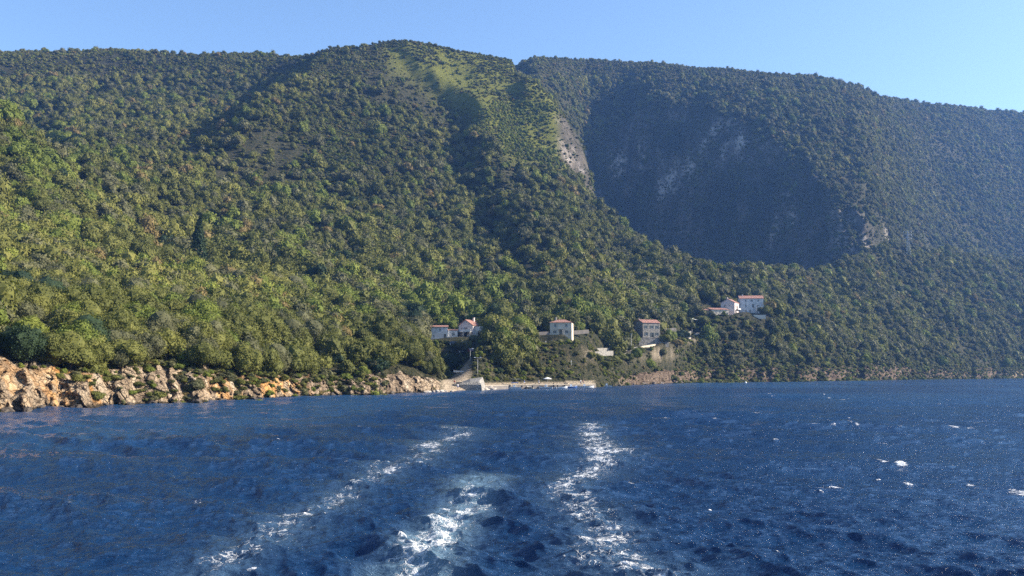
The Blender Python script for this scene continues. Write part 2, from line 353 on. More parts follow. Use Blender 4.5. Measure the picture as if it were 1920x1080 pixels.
# ribs: ground steps down on their left side
def rib(pts, wl, dr):
    global GZ
    Q = [(ray(px, py)[0] * d, d, A) for px, py, d, A in pts]
    best = np.full(GX.shape, 1e9); side = np.zeros(GX.shape); amp = np.zeros(GX.shape)
    for (x0, y0, a0), (x1, y1, a1) in zip(Q[:-1], Q[1:]):
        dx, dy = x1 - x0, y1 - y0; L2 = dx * dx + dy * dy
        u = np.clip(((GX - x0) * dx + (GY - y0) * dy) / L2, 0, 1)
        ex = GX - x0 - u * dx; ey = GY - y0 - u * dy; dd = np.hypot(ex, ey)
        cr = -(dx * ey - dy * ex) * (1 if dy < 0 else -1)
        k = dd < best; best = np.where(k, dd, best); side = np.where(k, np.sign(ex), side); amp = np.where(k, a0 + u * (a1 - a0), amp)
    best = best + fbm(GX / 30, GY / 30, 0.0, 3, 21) * 9
    f = np.where(side > 0, np.exp(-np.maximum(best, 0) / dr), 1.35 * sstep(wl, 0, best) - 0.35 * np.exp(-np.maximum(best, 0) / (wl * 2.2)))
    GZ = GZ + amp * f
rib([(722, 84, 985, 1), (770, 112, 950, 9), (850, 175, 890, 14), (915, 222, 840, 18), (912, 300, 770, 19), (945, 360, 700, 18), (990, 430, 620, 18), (1015, 480, 560, 4)], 26, 110)
rib([(640, 125, 990, 2), (600, 190, 890, 28), (550, 260, 790, 34), (500, 320, 690, 24), (470, 350, 610, 2)], 70, 120)
rib([(1230, 130, 1400, 0), (1215, 165, 1270, 9), (1200, 195, 1140, 10), (1195, 205, 1110, 2)], 30, 90)
# relief
far = sstep(2.0, 4.0, GS) * sstep(11.3, 10.0, GS)
rel = fbm(GX / 95 + GY / 900, GY / 330, 0.0, 4, 31) * 17 + fbm(GX / 45, GY / 70, 0.0, 4, 41, True) * 3.4
rel = rel * (1 - .82 * sstep(.09, .17, GT) * sstep(5.5, 7.5, GS)) * (1 - .55 * sstep(-.17, -.13, GT) * sstep(.12, .08, GT) * sstep(6.3, 7, GS))
GZ = GZ + rel * far * np.clip(GD / 800 - .1, 0.10, 1) * np.where(GS > 10.0, sstep(11.2, 10.2, GS), 1) * np.where((GS > 8) & (GT < .02), sstep(9.1, 8.2, GS), 1)
wallm = sstep(9.0, 9.15, GS) * sstep(10.05, 9.9, GS) * sstep(0.055, 0.10, GT) * sstep(0.46, 0.38, GT)
GY = GY + wallm * (fbm(GX / 80, GY / 400, GZ / 110, 5, 51) * 22 + fbm(GX / 17, GZ / 26, 0.0, 4, 52) * 7)
scar = sstep(7.0, 7.1, GS) * sstep(8.05, 7.95, GS) * sstep(0.045, 0.06, GT) * sstep(0.11, 0.095, GT)
pxg = 960 + GT * F_PX
# sea cliff relief on the rocky coasts
rocky = np.clip(sstep(838, 812, pxg) + sstep(1120, 1200, pxg), 0, 1)
cl = sstep(0.9, 1.15, GS) * sstep(2.5, 1.95, GS) * rocky
big = fbm(GX / 9, GY / 9, GZ / 14, 5, 61, True); sm = fbm(GX / 2.6, GY / 2.6, GZ / 4.5, 4, 62, True); st = fbm(GX / 1.1, GY / 1.1, GZ / 1.3, 3, 63)
amp = np.where(pxg < 1000, 1.0, 0.8)
blk = np.round(fbm(GX / 2.2, GY / 2.2, GZ / 3.0, 2, 66) * 5) / 5; crk = fbm(GX / 1.3, GY / 1.3, GZ / 2.4, 4, 67, True)
GY = GY - cl * amp * (big * 1.9 + sm * 1.7 + blk * 0.9 + crk * 1.0 + st * 0.5)
GX = GX + cl * amp * (fbm(GX / 6, GY / 6, GZ / 7, 4, 64) * 1.5)
GZ = GZ + cl * (fbm(GX / 5, GY / 5, 0.0, 4, 65) * 1.4 * sstep(1.1, 1.6, GS) + st * 0.3)
PADS = [(1051.5, 628.5, 369, 7, 15, 0), (1051.5, 628.5, 362, 6, 12, 0), (826, 637, 347, 8, 16, 0), (873, 633, 353, 8, 16, 0), (895, 633, 353, 7, 14, 0), (1222, 632, 454, 9, 15, 0), (1410, 586, 575, 10, 34, -.5), (1365, 585, 570, 8, 30, -.5), (1345, 592, 559, 8, 18, 0), (1425, 590, 568, 6, 12, 0)]
RP = [(1102, 681, 360), (1125, 676, 376), (1150, 670, 396), (1172, 665, 412), (1184, 660, 420), (1196, 651, 428), (1215, 648, 438), (1240, 645, 462), (1262, 641, 484), (1284, 636, 508), (1302, 629, 524), (1312, 624, 532)]
PADS += [(a, b_, c, 3.2, 11, -.5) for a, b_, c in RP] + [((a + d_) / 2, (b_ + e_) / 2, (c + f_) / 2, 3.2, 11, -.5) for (a, b_, c), (d_, e_, f_) in zip(RP[:-1], RP[1:])]
PADS = [(1051, 642, 346, 8, 15, 0), (1035, 648, 338, 6, 13, 0), (1068, 646, 340, 6, 13, 0), (812, 652, 326, 8, 15, 0), (835, 650, 328, 8, 15, 0), (870, 648, 332, 8, 15, 0), (895, 646, 334, 8, 15, 0), (1222, 646, 432, 6, 12, 0)] + PADS
for px, py, d, r0, r1, dz_ in PADS:
    q_ = at(px, py, d); rr = np.hypot(GX - q_.x, GY - q_.y); k = sstep(r1, r0, rr) * sstep(2.1, 2.6, GS); GZ = GZ * (1 - k) + (q_.z + dz_) * k
# land behind the last crest never climbs above it from a step aside
NR = len(GD)
# zone masks
rock = np.clip(sstep(0.6, 0.9, GS) * sstep(2.14, 1.9, GS) * rocky * 1.0, 0, 1)
gx_grass = sstep(0, 1, 0)  # placeholder scalar
pxs = 960 + GT * F_PX * 1.0
elev = (GZ - CAM_H) / GD; pys = 700 - elev * F_PX
ridge_y = np.interp(pxs, [700, 715, 780, 860, 925, 960, 1040, 1110, 1120], [60, 95, 125, 195, 240, 280, 300, 300, 300])
grass = sstep(700, 725, pxs) * sstep(1125, 1090, pxs) * sstep(5.8, 6.5, GS) * sstep(9.1, 8.6, GS) * sstep(ridge_y + 55, ridge_y - 25, pys) * sstep(-0.05, 0.02, pys * 0 + 1)
grass = np.where((pxs > 965) & (GS > 8.02), 0, grass)
orange = (.45 * np.exp(-((pxs - 30) / 45) ** 2) + 1.1 * np.exp(-((pxs - 130) / 40) ** 2) + 1.1 * np.exp(-((pxs - 190) / 22) ** 2) * 0.7 + 1.8 * np.exp(-((pxs - 530) / 42) ** 2) + 0.8 * np.exp(-((pxs - 425) / 26) ** 2) + 0.7 * np.exp(-((pxs - 470) / 20) ** 2)) * sstep(2.0, 1.8, GS)
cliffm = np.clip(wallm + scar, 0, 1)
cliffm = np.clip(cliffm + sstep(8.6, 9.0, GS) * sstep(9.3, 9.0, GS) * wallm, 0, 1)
sand = sstep(822, 836, pxs) * sstep(890, 872, pxs) * sstep(0.6, 0.9, GS) * sstep(3.05, 2.9, GS)
sand = np.clip(sand + sstep(872, 890, pxs) * sstep(1120, 1105, pxs) * sstep(0.6, 0.9, GS) * sstep(2.12, 2.0, GS), 0, 1)
dry_n = np.clip(fbm(GX / 7, GY / 7, 0.0, 3, 97) + .65, 0, 1)
sand = np.clip(sand + .75 * dry_n * (np.exp(-((pxs - 1140) / 45) ** 2 - ((pys - 663) / 11) ** 2) + np.exp(-((pxs - 1235) / 32) ** 2 - ((pys - 664) / 13) ** 2) + .8 * np.exp(-((pxs - 1290) / 30) ** 2 - ((pys - 634) / 9) ** 2)) * (GS > 2.1) * (GS < 3.3), 0, 1)
V = np.stack([GX, GY, GZ], -1).reshape(-1, 3)
ii = np.arange(NR - 1)[:, None] * NT + np.arange(NT - 1)[None]
Fq = np.stack([ii, ii + 1, ii + 1 + NT, ii + NT], -1).reshape(-1, 4)
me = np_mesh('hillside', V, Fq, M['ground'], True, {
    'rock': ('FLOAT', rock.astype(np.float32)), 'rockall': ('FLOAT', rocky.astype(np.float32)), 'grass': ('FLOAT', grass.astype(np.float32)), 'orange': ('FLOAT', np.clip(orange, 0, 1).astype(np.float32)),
    'shade_and_brown': ('FLOAT', sstep(1130, 1180, pxs).astype(np.float32) * sstep(1905, 1860, pxs).astype(np.float32) + sstep(560, 600, pxs).astype(np.float32) * .5 * sstep(780, 740, pxs).astype(np.float32)),  # right coast: painted shade; second term: brown rocks at left
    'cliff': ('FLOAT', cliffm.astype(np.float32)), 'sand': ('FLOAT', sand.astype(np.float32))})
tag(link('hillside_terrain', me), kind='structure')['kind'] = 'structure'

def ground_z(x, d):
    """terrain height at a world point (nearest column, interpolated in depth)"""
    t = x / d; j = int(round((t - TT[0]) / (TT[1] - TT[0]))); j = min(max(j, 0), NT - 1)
    return float(np.interp(d, GD[:, j], GZ[:, j]))

# ------------------------------------------------------------------ trees
def ico(sub=2):
    bm = bmesh.new(); bmesh.ops.create_icosphere(bm, subdivisions=sub, radius=1)
    v = np.array([q.co[:] for q in bm.verts]); f = np.array([[q.index for q in p.verts] for p in bm.faces]); bm.free(); return v, f
ICO = {k: ico(k) for k in (1, 2, 3)}
def crown_mesh(name, mat, seed, lobes, leaves, leaf, flat=0.75, width=1.0, core=0.86, sub=2, cone=False):
    """crown about 1 m in radius, base at z=0: lumpy lobes covered in small leaf sprays"""
    g = np.random.default_rng(seed); Vs = []; Fs = []; n = 0; L = []
    for k in range(lobes):
        if cone:
            z = k / max(lobes - 1, 1); r_ = 0.30 * (1 - z ** 2.2) + 0.05; c = np.array([g.normal(0, .03), g.normal(0, .03), 0.1 + z * 3.2]); rad = np.array([r_, r_, 0.34])
        else:
            a = g.uniform(0, 6.283); q = 0.62 * math.sqrt(g.uniform(0, 1)) if k else 0
            c = np.array([math.cos(a) * q * width, math.sin(a) * q * width, 0.50 + g.uniform(-0.30, 0.45) * (1 - q * 0.8) + (0.2 if k == 0 else 0)])
            s = g.uniform(0.32, 0.52) * (1.25 if k == 0 else 1); rad = np.array([s, s, s * flat])
        L.append((c, rad))
        v, f = ICO[sub]; d = 1 + 0.24 * noise3(v[:, 0] * 2.3 + k * 7, v[:, 1] * 2.3, v[:, 2] * 2.3, seed)
        Vs.append(c + v * rad * core * d[:, None]); Fs.append(f + n); n += len(v)
    tri = np.vstack(Fs)
    per = leaves // lobes
    LV = []; 
    for c, rad in L:
        q = g.normal(size=(per, 3)); q /= np.linalg.norm(q, axis=1)[:, None]
        q = q[q[:, 2] > -0.75]
        lump = 1 + 0.22 * noise3(q[:, 0] * 3 + c[0] * 9, q[:, 1] * 3, q[:, 2] * 3, seed + 5)
        p = c + q * rad * (lump * g.uniform(0.90, 1.13, len(q)))[:, None]
        nr = q + g.normal(0, 0.55, q.shape); nr /= np.linalg.norm(nr, axis=1)[:, None]
        a = np.cross(nr, g.normal(size=q.shape)); a /= np.linalg.norm(a, axis=1)[:, None]; b = np.cross(nr, a)
        s = leaf * g.uniform(0.6, 1.5, len(q))[:, None]
        LV.append(np.stack([p + a * s, p + b * s * 0.8, p - a * s * 0.9, p - b * s * 0.7], 1))
    LV = np.vstack(LV).reshape(-1, 3); lf = np.arange(len(LV)).reshape(-1, 4) + n
    tri2 = np.vstack([lf[:, [0, 1, 2]], lf[:, [0, 2, 3]]])
    return np_mesh(name, np.vstack(Vs + [LV]), np.vstack([tri, tri2]), mat, False)
def trunk_mesh(name, seed, h=1.0, r_=0.06, limbs=5):
    g = random.Random(seed); b = MB()
    top = (g.uniform(-.1, .1), g.uniform(-.1, .1), h * 1.25)
    b.tube([(0, 0, -0.35), (top[0] * .3, top[1] * .3, h * .5), top], [r_ * 1.3, r_, r_ * 0.45], 7)
    for k in range(limbs):
        a = g.uniform(0, 6.28); z = h * g.uniform(.45, .95)
        b.tube([(top[0] * .5, top[1] * .5, z), (math.cos(a) * .25, math.sin(a) * .25, z + .22), (math.cos(a) * .48, math.sin(a) * .48, z + .5)], [r_ * .5, r_ * .34, r_ * .12], 5)
    o = b.build(name, M['bark']); me_ = o.data; bpy.data.objects.remove(o); return me_

# near tree crowns (shown 20 to 50 pixels wide), far ones (3 to 15 pixels)
NEAR = {'oak': [crown_mesh('crown_oak', M['oak'], 100 + k, 15, 8000, 0.034, 0.80) for k in range(5)],
        'bright': [crown_mesh('crown_bright', M['bright'], 200 + k, 14, 8000, 0.033, 0.95) for k in range(2)],
        'olive': [crown_mesh('crown_olive', M['olive'], 300 + k, 14, 8000, 0.031, 0.80) for k in range(3)],
        'pine': [crown_mesh('crown_pine', M['pine'], 400 + k, 14, 8000, 0.032, 0.95) for k in range(2)]}
TRUNK = [trunk_mesh('trunk', 500 + k, 0.42) for k in range(3)]
protos = bpy.data.collections.new('tree_shapes')
def proto(name, me_):
    o = bpy.data.objects.new(name, me_); protos.objects.link(o); return o
k_ = 0
for kind, cnt in (('oak', 5), ('bright', 2), ('olive', 3), ('pine', 1)):
    for j in range(cnt):
        proto('p%02d' % k_, crown_mesh('far_' + kind, M[kind], 600 + k_, 8, 1100, 0.070, 0.80, sub=1, core=0.88)); k_ += 1
KIND_RANGE = {'oak': (0, 5), 'bright': (5, 7), 'olive': (7, 10), 'pine': (10, 11)}

# scatter over terrain cells
Xc = 0.25 * (GX[:-1, :-1] + GX[1:, :-1] + GX[:-1, 1:] + GX[1:, 1:]); 
e1 = np.stack([GX[:-1, 1:] - GX[:-1, :-1], GY[:-1, 1:] - GY[:-1, :-1]], -1); e2 = np.stack([GX[1:, :-1] - GX[:-1, :-1], GY[1:, :-1] - GY[:-1, :-1]], -1)
area = np.abs(e1[..., 0] * e2[..., 1] - e1[..., 1] * e2[..., 0])
dz = np.abs(GZ[1:, :-1] - GZ[:-1, :-1]); area = area + dz * np.abs(e1[..., 0]) * 0.8
S, Tt, PXc, PYc = GS[:-1, :-1], GT[:-1, :-1], pxs[:-1, :-1], pys[:-1, :-1]
el = (GZ - CAM_H) / GD; run = np.maximum.accumulate(el, 0)[:-1, :-1]
vis = (GZ[:-1, :-1] + 9 - CAM_H) / GD[:-1, :-1] > run - 0.004
base_den = 1.0
patch = fbm(GX[:-1, :-1] / 60, GY[:-1, :-1] / 60, 0.0, 3, 71)
p2 = fbm(GX[:-1, :-1] / 26, GY[:-1, :-1] / 34, 0.0, 2, 72); den = np.clip(1.0 + patch * 1.2 + p2 * 1.1 * (GD[:-1, :-1] > 300), np.where(Tt > .08, .55, .2), 1.9)
den *= sstep(1.74, 2.0, S + patch * 0.15)
wall_c = cliffm[:-1, :-1]; den *= 1 - 0.20 * wall_c; area = area * (1 + 0.7 * wall_c)
gr = grass[:-1, :-1]; den *= 1 + 1.2 * gr * (PYc > 185) - .70 * gr * (PYc <= 185)
# sparse, open slopes: the dark ground left of the ribs
openm = np.exp(-(((PXc - 500) / 130) ** 2 + ((PYc - 235) / 75) ** 2)) + 0.95 * np.exp(-(((PXc - 640) / 150) ** 2 + ((PYc - 250) / 120) ** 2)) + 0.6 * np.exp(-(((PXc - 760) / 110) ** 2 + ((PYc - 320) / 90) ** 2)) + 0.3 * np.exp(-(((PXc - 820) / 90) ** 2 + ((PYc - 200) / 70) ** 2)) + 0.7 * np.exp(-(((PXc - 900) / 40) ** 2 + ((PYc - 330) / 110) ** 2))
openm *= .88; openm += 0.7 * sstep(150, 100, PYc) * sstep(720, 600, PXc)
openm = np.clip(openm, 0, 1)
den *= 1 - 0.84 * openm
# village clearings
def clear(px0, px1, s0, s1, v=0.0):
    global den
    den = np.where((PXc > px0) & (PXc < px1) & (S > s0) & (S < s1), den * v, den)
clear(826, 896, 0, 3.1); clear(896, 1125, 0, 2.2)
clear(1030, 1150, 2.85, 3.4, 0.45); clear(985, 1035, 2.75, 3.3, 0.25)
clear(1120, 1300, 1.9, 3.2, 0.9)
size = 3.0 + 0 * den                       # crown radius
size = np.where(GD[:-1, :-1] > 450, 3.3, size)
W_ = area * den * vis * (np.abs(Tt + 0.02) < 0.70)
rad_mean = 3.0
den_per_m2 = 1 / (math.pi * 3.1 ** 2) * 1.5
cnt = RNG.poisson(W_ * den_per_m2)
ri, ci = np.nonzero(cnt); rep = cnt[ri, ci]; ri = np.repeat(ri, rep); ci = np.repeat(ci, rep)
u = RNG.uniform(0, 1, len(ri)); v = RNG.uniform(0, 1, len(ri))
def bil(A): return (A[ri, ci] * (1 - u) + A[ri + 1, ci] * u) * (1 - v) + (A[ri, ci + 1] * (1 - u) + A[ri + 1, ci + 1] * u) * v
TX, TY, TZ, TS, TP = bil(GX), bil(GY), bil(GZ), bil(GS), bil(pxs)
TPY = 700 - (TZ - 5) / TY * F_PX
g_ = RNG.uniform(0, 1, len(TX))
trad = 3.15 * np.exp(RNG.normal(0, 0.36, len(TX)))
openT = openm[ri, ci]; grT = gr[ri, ci]; clT = cliffm[ri, ci]
trad *= 1 - 0.45 * clT
trad = np.where(grT > 0.3, trad * 0.40, trad) * (1 + .20 * np.clip(fbm(TX / 35, TY / 35, 0.0, 2, 88) * 2, -1, 1.3))
trad = np.where((RNG.uniform(0, 1, len(trad)) < .045) & (TY > 330) & (grT < .2) & (clT < .2), trad * 1.75, trad)
trad = trad * np.interp(TY, [130, 300, 700, 1200], [1.38, 1.14, .92, .82])
trad = np.minimum(trad, np.where(TY < 330, 4.8, 7.0))
trad *= np.where(TPY < 135, 0.62, 1.0)
trad = np.where((TS < 2.35), trad * 0.8, trad)
edge = np.abs(TS - 2) < 0.25
# keep trees out of the houses and roads: (px0, px1, d0, d1)
KEEP = [(786, 920, 325, 368), (1006, 1100, 340, 384), (1190, 1252, 430, 462), (1308, 1446, 549, 592), (1190, 1262, 432, 468)]
keep = np.ones(len(TX), bool); tp = 960 + TX / TY * F_PX
for px_, py_, dd_ in RP: q_ = at(px_, py_, dd_); keep &= (np.hypot(TX - q_.x, TY - q_.y) > 5.5)
for a, b, d0, d1 in KEEP: keep &= ~((tp > a) & (tp < b) & (TY > d0) & (TY < d1))
# sight line to the houses: nothing tall right in front of them
for a, b, d0, d1, mx in [(788, 850, 258, 340, 1.7), (850, 918, 258, 345, 1.1), (1018, 1104, 298, 364, 0.6), (1000, 1018, 298, 364, 1.5), (1088, 1186, 330, 408, .9), (1186, 1262, 385, 470, 1.0), (1262, 1312, 455, 525, 1.3), (356, 390, 335, 366, 1.7), (1190, 1250, 385, 436, 1.0), (1318, 1436, 522, 549, 1.2)]:
    k = (tp > a) & (tp < b) & (TY > d0) & (TY < d1); trad = np.where(k, np.minimum(trad, mx), trad)
TX, TY, TZ, TS, TPY, trad, g_, openT, grT, clT, tp = [a[keep] for a in (TX, TY, TZ, TS, TPY, trad, g_, openT, grT, clT, tp)]
# tree kinds: brighter green patches at left, greyer to the right
kn = fbm(TX / 55, TY / 55, 0.0, 3, 81)
brightp = np.clip(0.06 + 0.55 * np.exp(-(((tp - 30) / 130) ** 2 + ((TPY - 300) / 90) ** 2)) + 0.5 * np.exp(-(((tp - 780) / 200) ** 2 + ((TPY - 575) / 35) ** 2)) + 0.9 * grT, 0, 0.95) + 0.25 * np.clip(kn, 0, 1)
r1 = RNG.uniform(0, 1, len(TX)); r2 = RNG.uniform(0, 1, len(TX))
olivep = np.where(tp > 1150, 0.45, 0.22)
kind_i = np.where(r1 < brightp, 1, np.where(r2 < olivep, 2, np.where(r2 > 0.96, 3, 0)))
kname = ['oak', 'bright', 'olive', 'pine']
asp = RNG.uniform(0.85, 1.25, len(TX))
rot = RNG.uniform(0, 6.283, len(TX))
# the 300 that show largest become single trees
show = trad / TY
inframe = (np.abs(TX / TY) < 0.575)
order = np.argsort(-show * inframe)
near_set = set(order[:300].tolist())
ZONE = [(-999, 330, 'above the rocky cliff with orange patches'), (330, 560, 'above the pale and orange cliff'), (560, 690, 'above the grey broken rocks'), (690, 835, 'on the wooded headland beside the beach'), (835, 3000, 'on the bank behind the beach')]
KL = {'oak': ('oak_tree', 'dense olive green oak'), 'bright': ('broadleaf_tree', 'bright green leafy tree'), 'olive': ('olive_tree', 'grey green olive tree'), 'pine': ('pine_tree', 'very dark green pine')}
SRC = {}
for q in order[:300]:
    kn_ = kname[kind_i[q]]; nm, lb = KL[kn_]
    x, y, z = float(TX[q]), float(TY[q]), float(TZ[q]); s = float(trad[q]); hh = s * float(asp[q])
    zone = next(zt for a, b, zt in ZONE if a <= tp[q] < b)
    o = empty(nm, (x, y, z - 0.1), float(rot[q]), '%s growing %s' % (lb, zone), 'tree', '%ss %s' % (lb, zone))
    o.scale = (1, 1, 1)
    tr_ = bpy.data.objects.new('trunk', TRUNK[q % 3]); COL.objects.link(tr_); tr_.parent = o; tr_.scale = (s * 0.9, s * 0.9, s)
    cm = NEAR[kn_]; c = bpy.data.objects.new('crown', cm[q % len(cm)]); COL.objects.link(c); c.parent = o
    c.scale = (s, s, hh * 1.05); c.location = (0, 0, s * 0.12)
mask = np.ones(len(TX), bool); mask[order[:300]] = False
TX, TY, TZ, trad, asp, rot, kind_i = [a[mask] for a in (TX, TY, TZ, trad, asp, rot, kind_i)]
idx = np.zeros(len(TX), np.int32)
for kk, nm in enumerate(kname):
    a, b = KIND_RANGE[nm]; k = kind_i == kk; idx[k] = RNG.integers(a, b, k.sum())
scl = np.stack([trad, trad, trad * asp * 1.1], -1)
print('forest trees', len(TX))

def instancer(name, pts, scl, rot, idx, coll, label=None):
    me_ = bpy.data.meshes.new(name); me_.vertices.add(len(pts)); me_.vertices.foreach_set('co', np.asarray(pts, np.float32).ravel())
    for an, typ, arr in (('scl', 'FLOAT_VECTOR', scl), ('rotz', 'FLOAT', rot), ('pick', 'INT', idx)):
        a = me_.attributes.new(an, typ, 'POINT'); a.data.foreach_set('vector' if typ == 'FLOAT_VECTOR' else 'value', np.asarray(arr, np.int32 if typ == 'INT' else np.float32).ravel())
    o = link(name, me_)
    gt = bpy.data.node_groups.new(name, 'GeometryNodeTree')
    gt.interface.new_socket('Geometry', in_out='INPUT', socket_type='NodeSocketGeometry'); gt.interface.new_socket('Geometry', in_out='OUTPUT', socket_type='NodeSocketGeometry')
    gi = gt.nodes.new('NodeGroupInput'); go = gt.nodes.new('NodeGroupOutput'); ip = gt.nodes.new('GeometryNodeInstanceOnPoints'); cn = gt.nodes.new('GeometryNodeCollectionInfo')
    cn.inputs['Collection'].default_value = coll; cn.inputs['Separate Children'].default_value = True; cn.inputs['Reset Children'].default_value = True
    def na(nm, dt):
        a = gt.nodes.new('GeometryNodeInputNamedAttribute'); a.data_type = dt; a.inputs['Name'].default_value = nm; return a.outputs['Attribute']
    cx = gt.nodes.new('ShaderNodeCombineXYZ'); gt.links.new(na('rotz', 'FLOAT'), cx.inputs[2])
    gt.links.new(gi.outputs[0], ip.inputs['Points']); gt.links.new(cn.outputs[0], ip.inputs['Instance']); ip.inputs['Pick Instance'].default_value = True
    gt.links.new(na('pick', 'INT'), ip.inputs['Instance Index']); gt.links.new(cx.outputs[0], ip.inputs['Rotation']); gt.links.new(na('scl', 'FLOAT_VECTOR'), ip.inputs['Scale'])
    gt.links.new(ip.outputs[0], go.inputs[0])
    md = o.modifiers.new('scatter', 'NODES'); md.node_group = gt
    return tag(o, label, None, None, 'stuff')
o = instancer('forest', np.stack([TX, TY, TZ - 0.2], -1), scl, rot, idx, protos, 'dense mixed evergreen forest covering the mountain slopes')
o['category'] = 'forest'
# low shrubs and tufts filling the open ground, the banks and the tops of the sea cliffs
lowd = np.clip(1.1 * openm + .8 * sstep(.8, .4, den) + (0.75 * sstep(1.50, 1.85, S) * sstep(2.6, 2.2, S) * (PXc < 1100) + .8 * sstep(1.9, 2.1, S) * sstep(2.6, 2.2, S) * (PXc > 1100)) * (rocky[:-1, :-1] > .5) + 0.9 * ((PXc > 896) & (PXc < 1480) & (S > 2.15) & (S < 3.6)) + .25 * gr, 0, 1.2)
lowd = lowd * (1 - .45 * gr) * (sand[:-1, :-1] < .3) * np.clip(0.65 + patch * 1.6, 0.05, 1.3)
cnt = RNG.poisson(area * lowd * vis * (np.abs(Tt) < .66) * np.where(GD[:-1, :-1] < 480, 0.42, 0.30)); ri, ci = np.nonzero(cnt); rep_ = cnt[ri, ci]; ri = np.repeat(ri, rep_); ci = np.repeat(ci, rep_); u = RNG.uniform(0, 1, len(ri)); v = RNG.uniform(0, 1, len(ri))
UX, UY, UZ = bil(GX), bil(GY), bil(GZ); ur = np.where(UY < 480, .75, 1.2) * np.exp(RNG.normal(0, .35, len(UX))); ok = np.ones(len(UX), bool); up_ = 960 + UX / UY * F_PX
for a, b, d0, d1 in KEEP[:5]: ok &= ~((up_ > a) & (up_ < b) & (UY > d0 + 4) & (UY < d1))
for px_, py_, dd_ in RP: q_ = at(px_, py_, dd_); ok &= np.hypot(UX - q_.x, UY - q_.y) > 4.5
UX, UY, UZ, ur = UX[ok], UY[ok], UZ[ok], ur[ok]
o = instancer('undergrowth', np.stack([UX, UY, UZ - .1], -1), np.stack([ur, ur, ur * RNG.uniform(.5, 1.0, len(ur))], -1), RNG.uniform(0, 6.28, len(ur)), RNG.integers(0, 10, len(ur)), protos, 'low scrub and tufts covering banks and open slopes'); o['category'] = 'undergrowth'
print('undergrowth', len(ur))
# ------------------------------------------------------------------ water: one sheet of real waves
def water_rows():
    r_ = [0.6, 2, 4, 7, 9, 11, 13]; d = 15.0
    while d < 1000: r_.append(d); d += max(0.045, d * d / (CAM_H * 887) * 0.46)
    while d < 2300: r_.append(d); d *= 1.09
    return np.array(r_ + [2450.0])
WR = water_rows()
ang = np.concatenate([np.linspace(-180, -39, 48)[:-1], np.linspace(-39, 39, 1150), np.linspace(39, 180, 48)[1:-1]])
WA, WD = np.meshgrid(np.radians(ang), WR)
X0, Y0 = np.sin(WA) * WD, np.cos(WA) * WD
drow = np.gradient(WR)[:, None] + 0 * X0
g = np.random.default_rng(5)
WX, WY, WZ = X0.copy(), Y0.copy(), np.zeros_like(X0)
wind = R(205)                                      # waves run towards this bearing
group = 0.85 + 0.9 * fbm(X0 / 22, Y0 / 22, 0.0, 2, 91)
for k in range(120):
    lam = 0.34 * (16.0 / 0.34) ** g.uniform(0, 1)
    th = wind + g.normal(0, 0.55 if lam < 2 else 0.33)
    A = 0.0070 * lam ** 0.86 * g.uniform(0.5, 1.3)
    if lam > 7: A *= 0.75
    if lam > 1.8: A *= 1.12
    kx, ky = math.sin(th) * 2 * math.pi / lam, math.cos(th) * 2 * math.pi / lam
    ph = g.uniform(0, 6.283); fade = np.clip(sstep(1.0, 2.4, lam / drow), 0, 1) * (group if lam < 6 else 1)
    warp = 0.9 * fbm(X0 / 15 + k, Y0 / 15, 0.0, 1, 92) if k % 2 else 0
    a = kx * X0 + ky * Y0 + ph + warp
    c, s__ = np.cos(a), np.sin(a)
    WZ += A * fade * c; WX -= 0.85 * A * fade * math.sin(th) * s__; WY -= 0.85 * A * fade * math.cos(th) * s__
chop = fbm(X0 / 0.85, Y0 / 0.55, 0.0, 3, 93, True) * sstep(0.9, 0.3, drow) * 0.045
uw = X0 * math.sin(wind) + Y0 * math.cos(wind); vw = X0 * math.cos(wind) - Y0 * math.sin(wind)
wq = fbm(X0 / 7, Y0 / 7, 0.0, 2, 98) * 1.6
WZ += .062 * fbm((uw + wq) / 1.25, vw / 3.2, 0.0, 3, 99, True) * sstep(1.2, .35, drow) + .12 * fbm((uw + wq * 2) / 4.6, vw / 11, 0.0, 3, 100, True) * sstep(5, 1.6, drow) + .022 * fbm((uw + wq) / .48, vw / 1.1, 0.0, 2, 101, True) * sstep(.45, .15, drow)
# turbulent wake: line segments on the water (picture point, half width, strength)
def seg_dist(pts):
    best = np.full(X0.shape, 30.0)
    for (a, b, wa), (c_, d_, wb) in zip(pts[:-1], pts[1:]):
        p, q = on_water(a, b), on_water(c_, d_); dx, dy = q.x - p.x, q.y - p.y
        u = np.clip(((X0 - p.x) * dx + (Y0 - p.y) * dy) / (dx * dx + dy * dy), 0, 1)
        dd = np.hypot(X0 - p.x - u * dx, Y0 - p.y - u * dy) / (wa + u * (wb - wa)); best = np.minimum(best, dd)
    return best
d1 = seg_dist([(868, 808, 1.2), (820, 838, 1.0), (740, 878, 0.9), (655, 915, 0.55), (590, 960, 0.65), (500, 1012, 0.75), (440, 1050, 0.6), (380, 1078, 0.6), (330, 1110, 0.6)])
d2 = seg_dist([(1108, 792, 1.0), (1112, 826, 1.0), (1150, 855, 1.2), (1098, 888, 0.9), (1060, 925, 0.65), (1105, 965, 0.75), (1140, 1000, 0.65), (1130, 1035, 0.6), (1180, 1075, 1.1), (1200, 1110, 1.2)])
d3 = seg_dist([(900, 900, 1.2), (868, 950, 0.8), (835, 1000, 0.8), (800, 1040, 0.85), (765, 1085, 0.9), (750, 1120, 0.9)])
foam_glint = np.maximum(np.exp(-d1 ** 2 * 0.15) * 0.72, np.exp(-d2 ** 2 * 0.15) * 0.78)
foam_glint = np.maximum(foam_glint, np.exp(-d3 ** 2 * .26) * 0.84 * sstep(48, 34, Y0))
pale = np.exp(-d3 ** 2 * 0.7) * sstep(70, 30, Y0); pale = np.maximum(pale, .28 * np.exp(-np.minimum(d1, d2) ** 2 * .25))
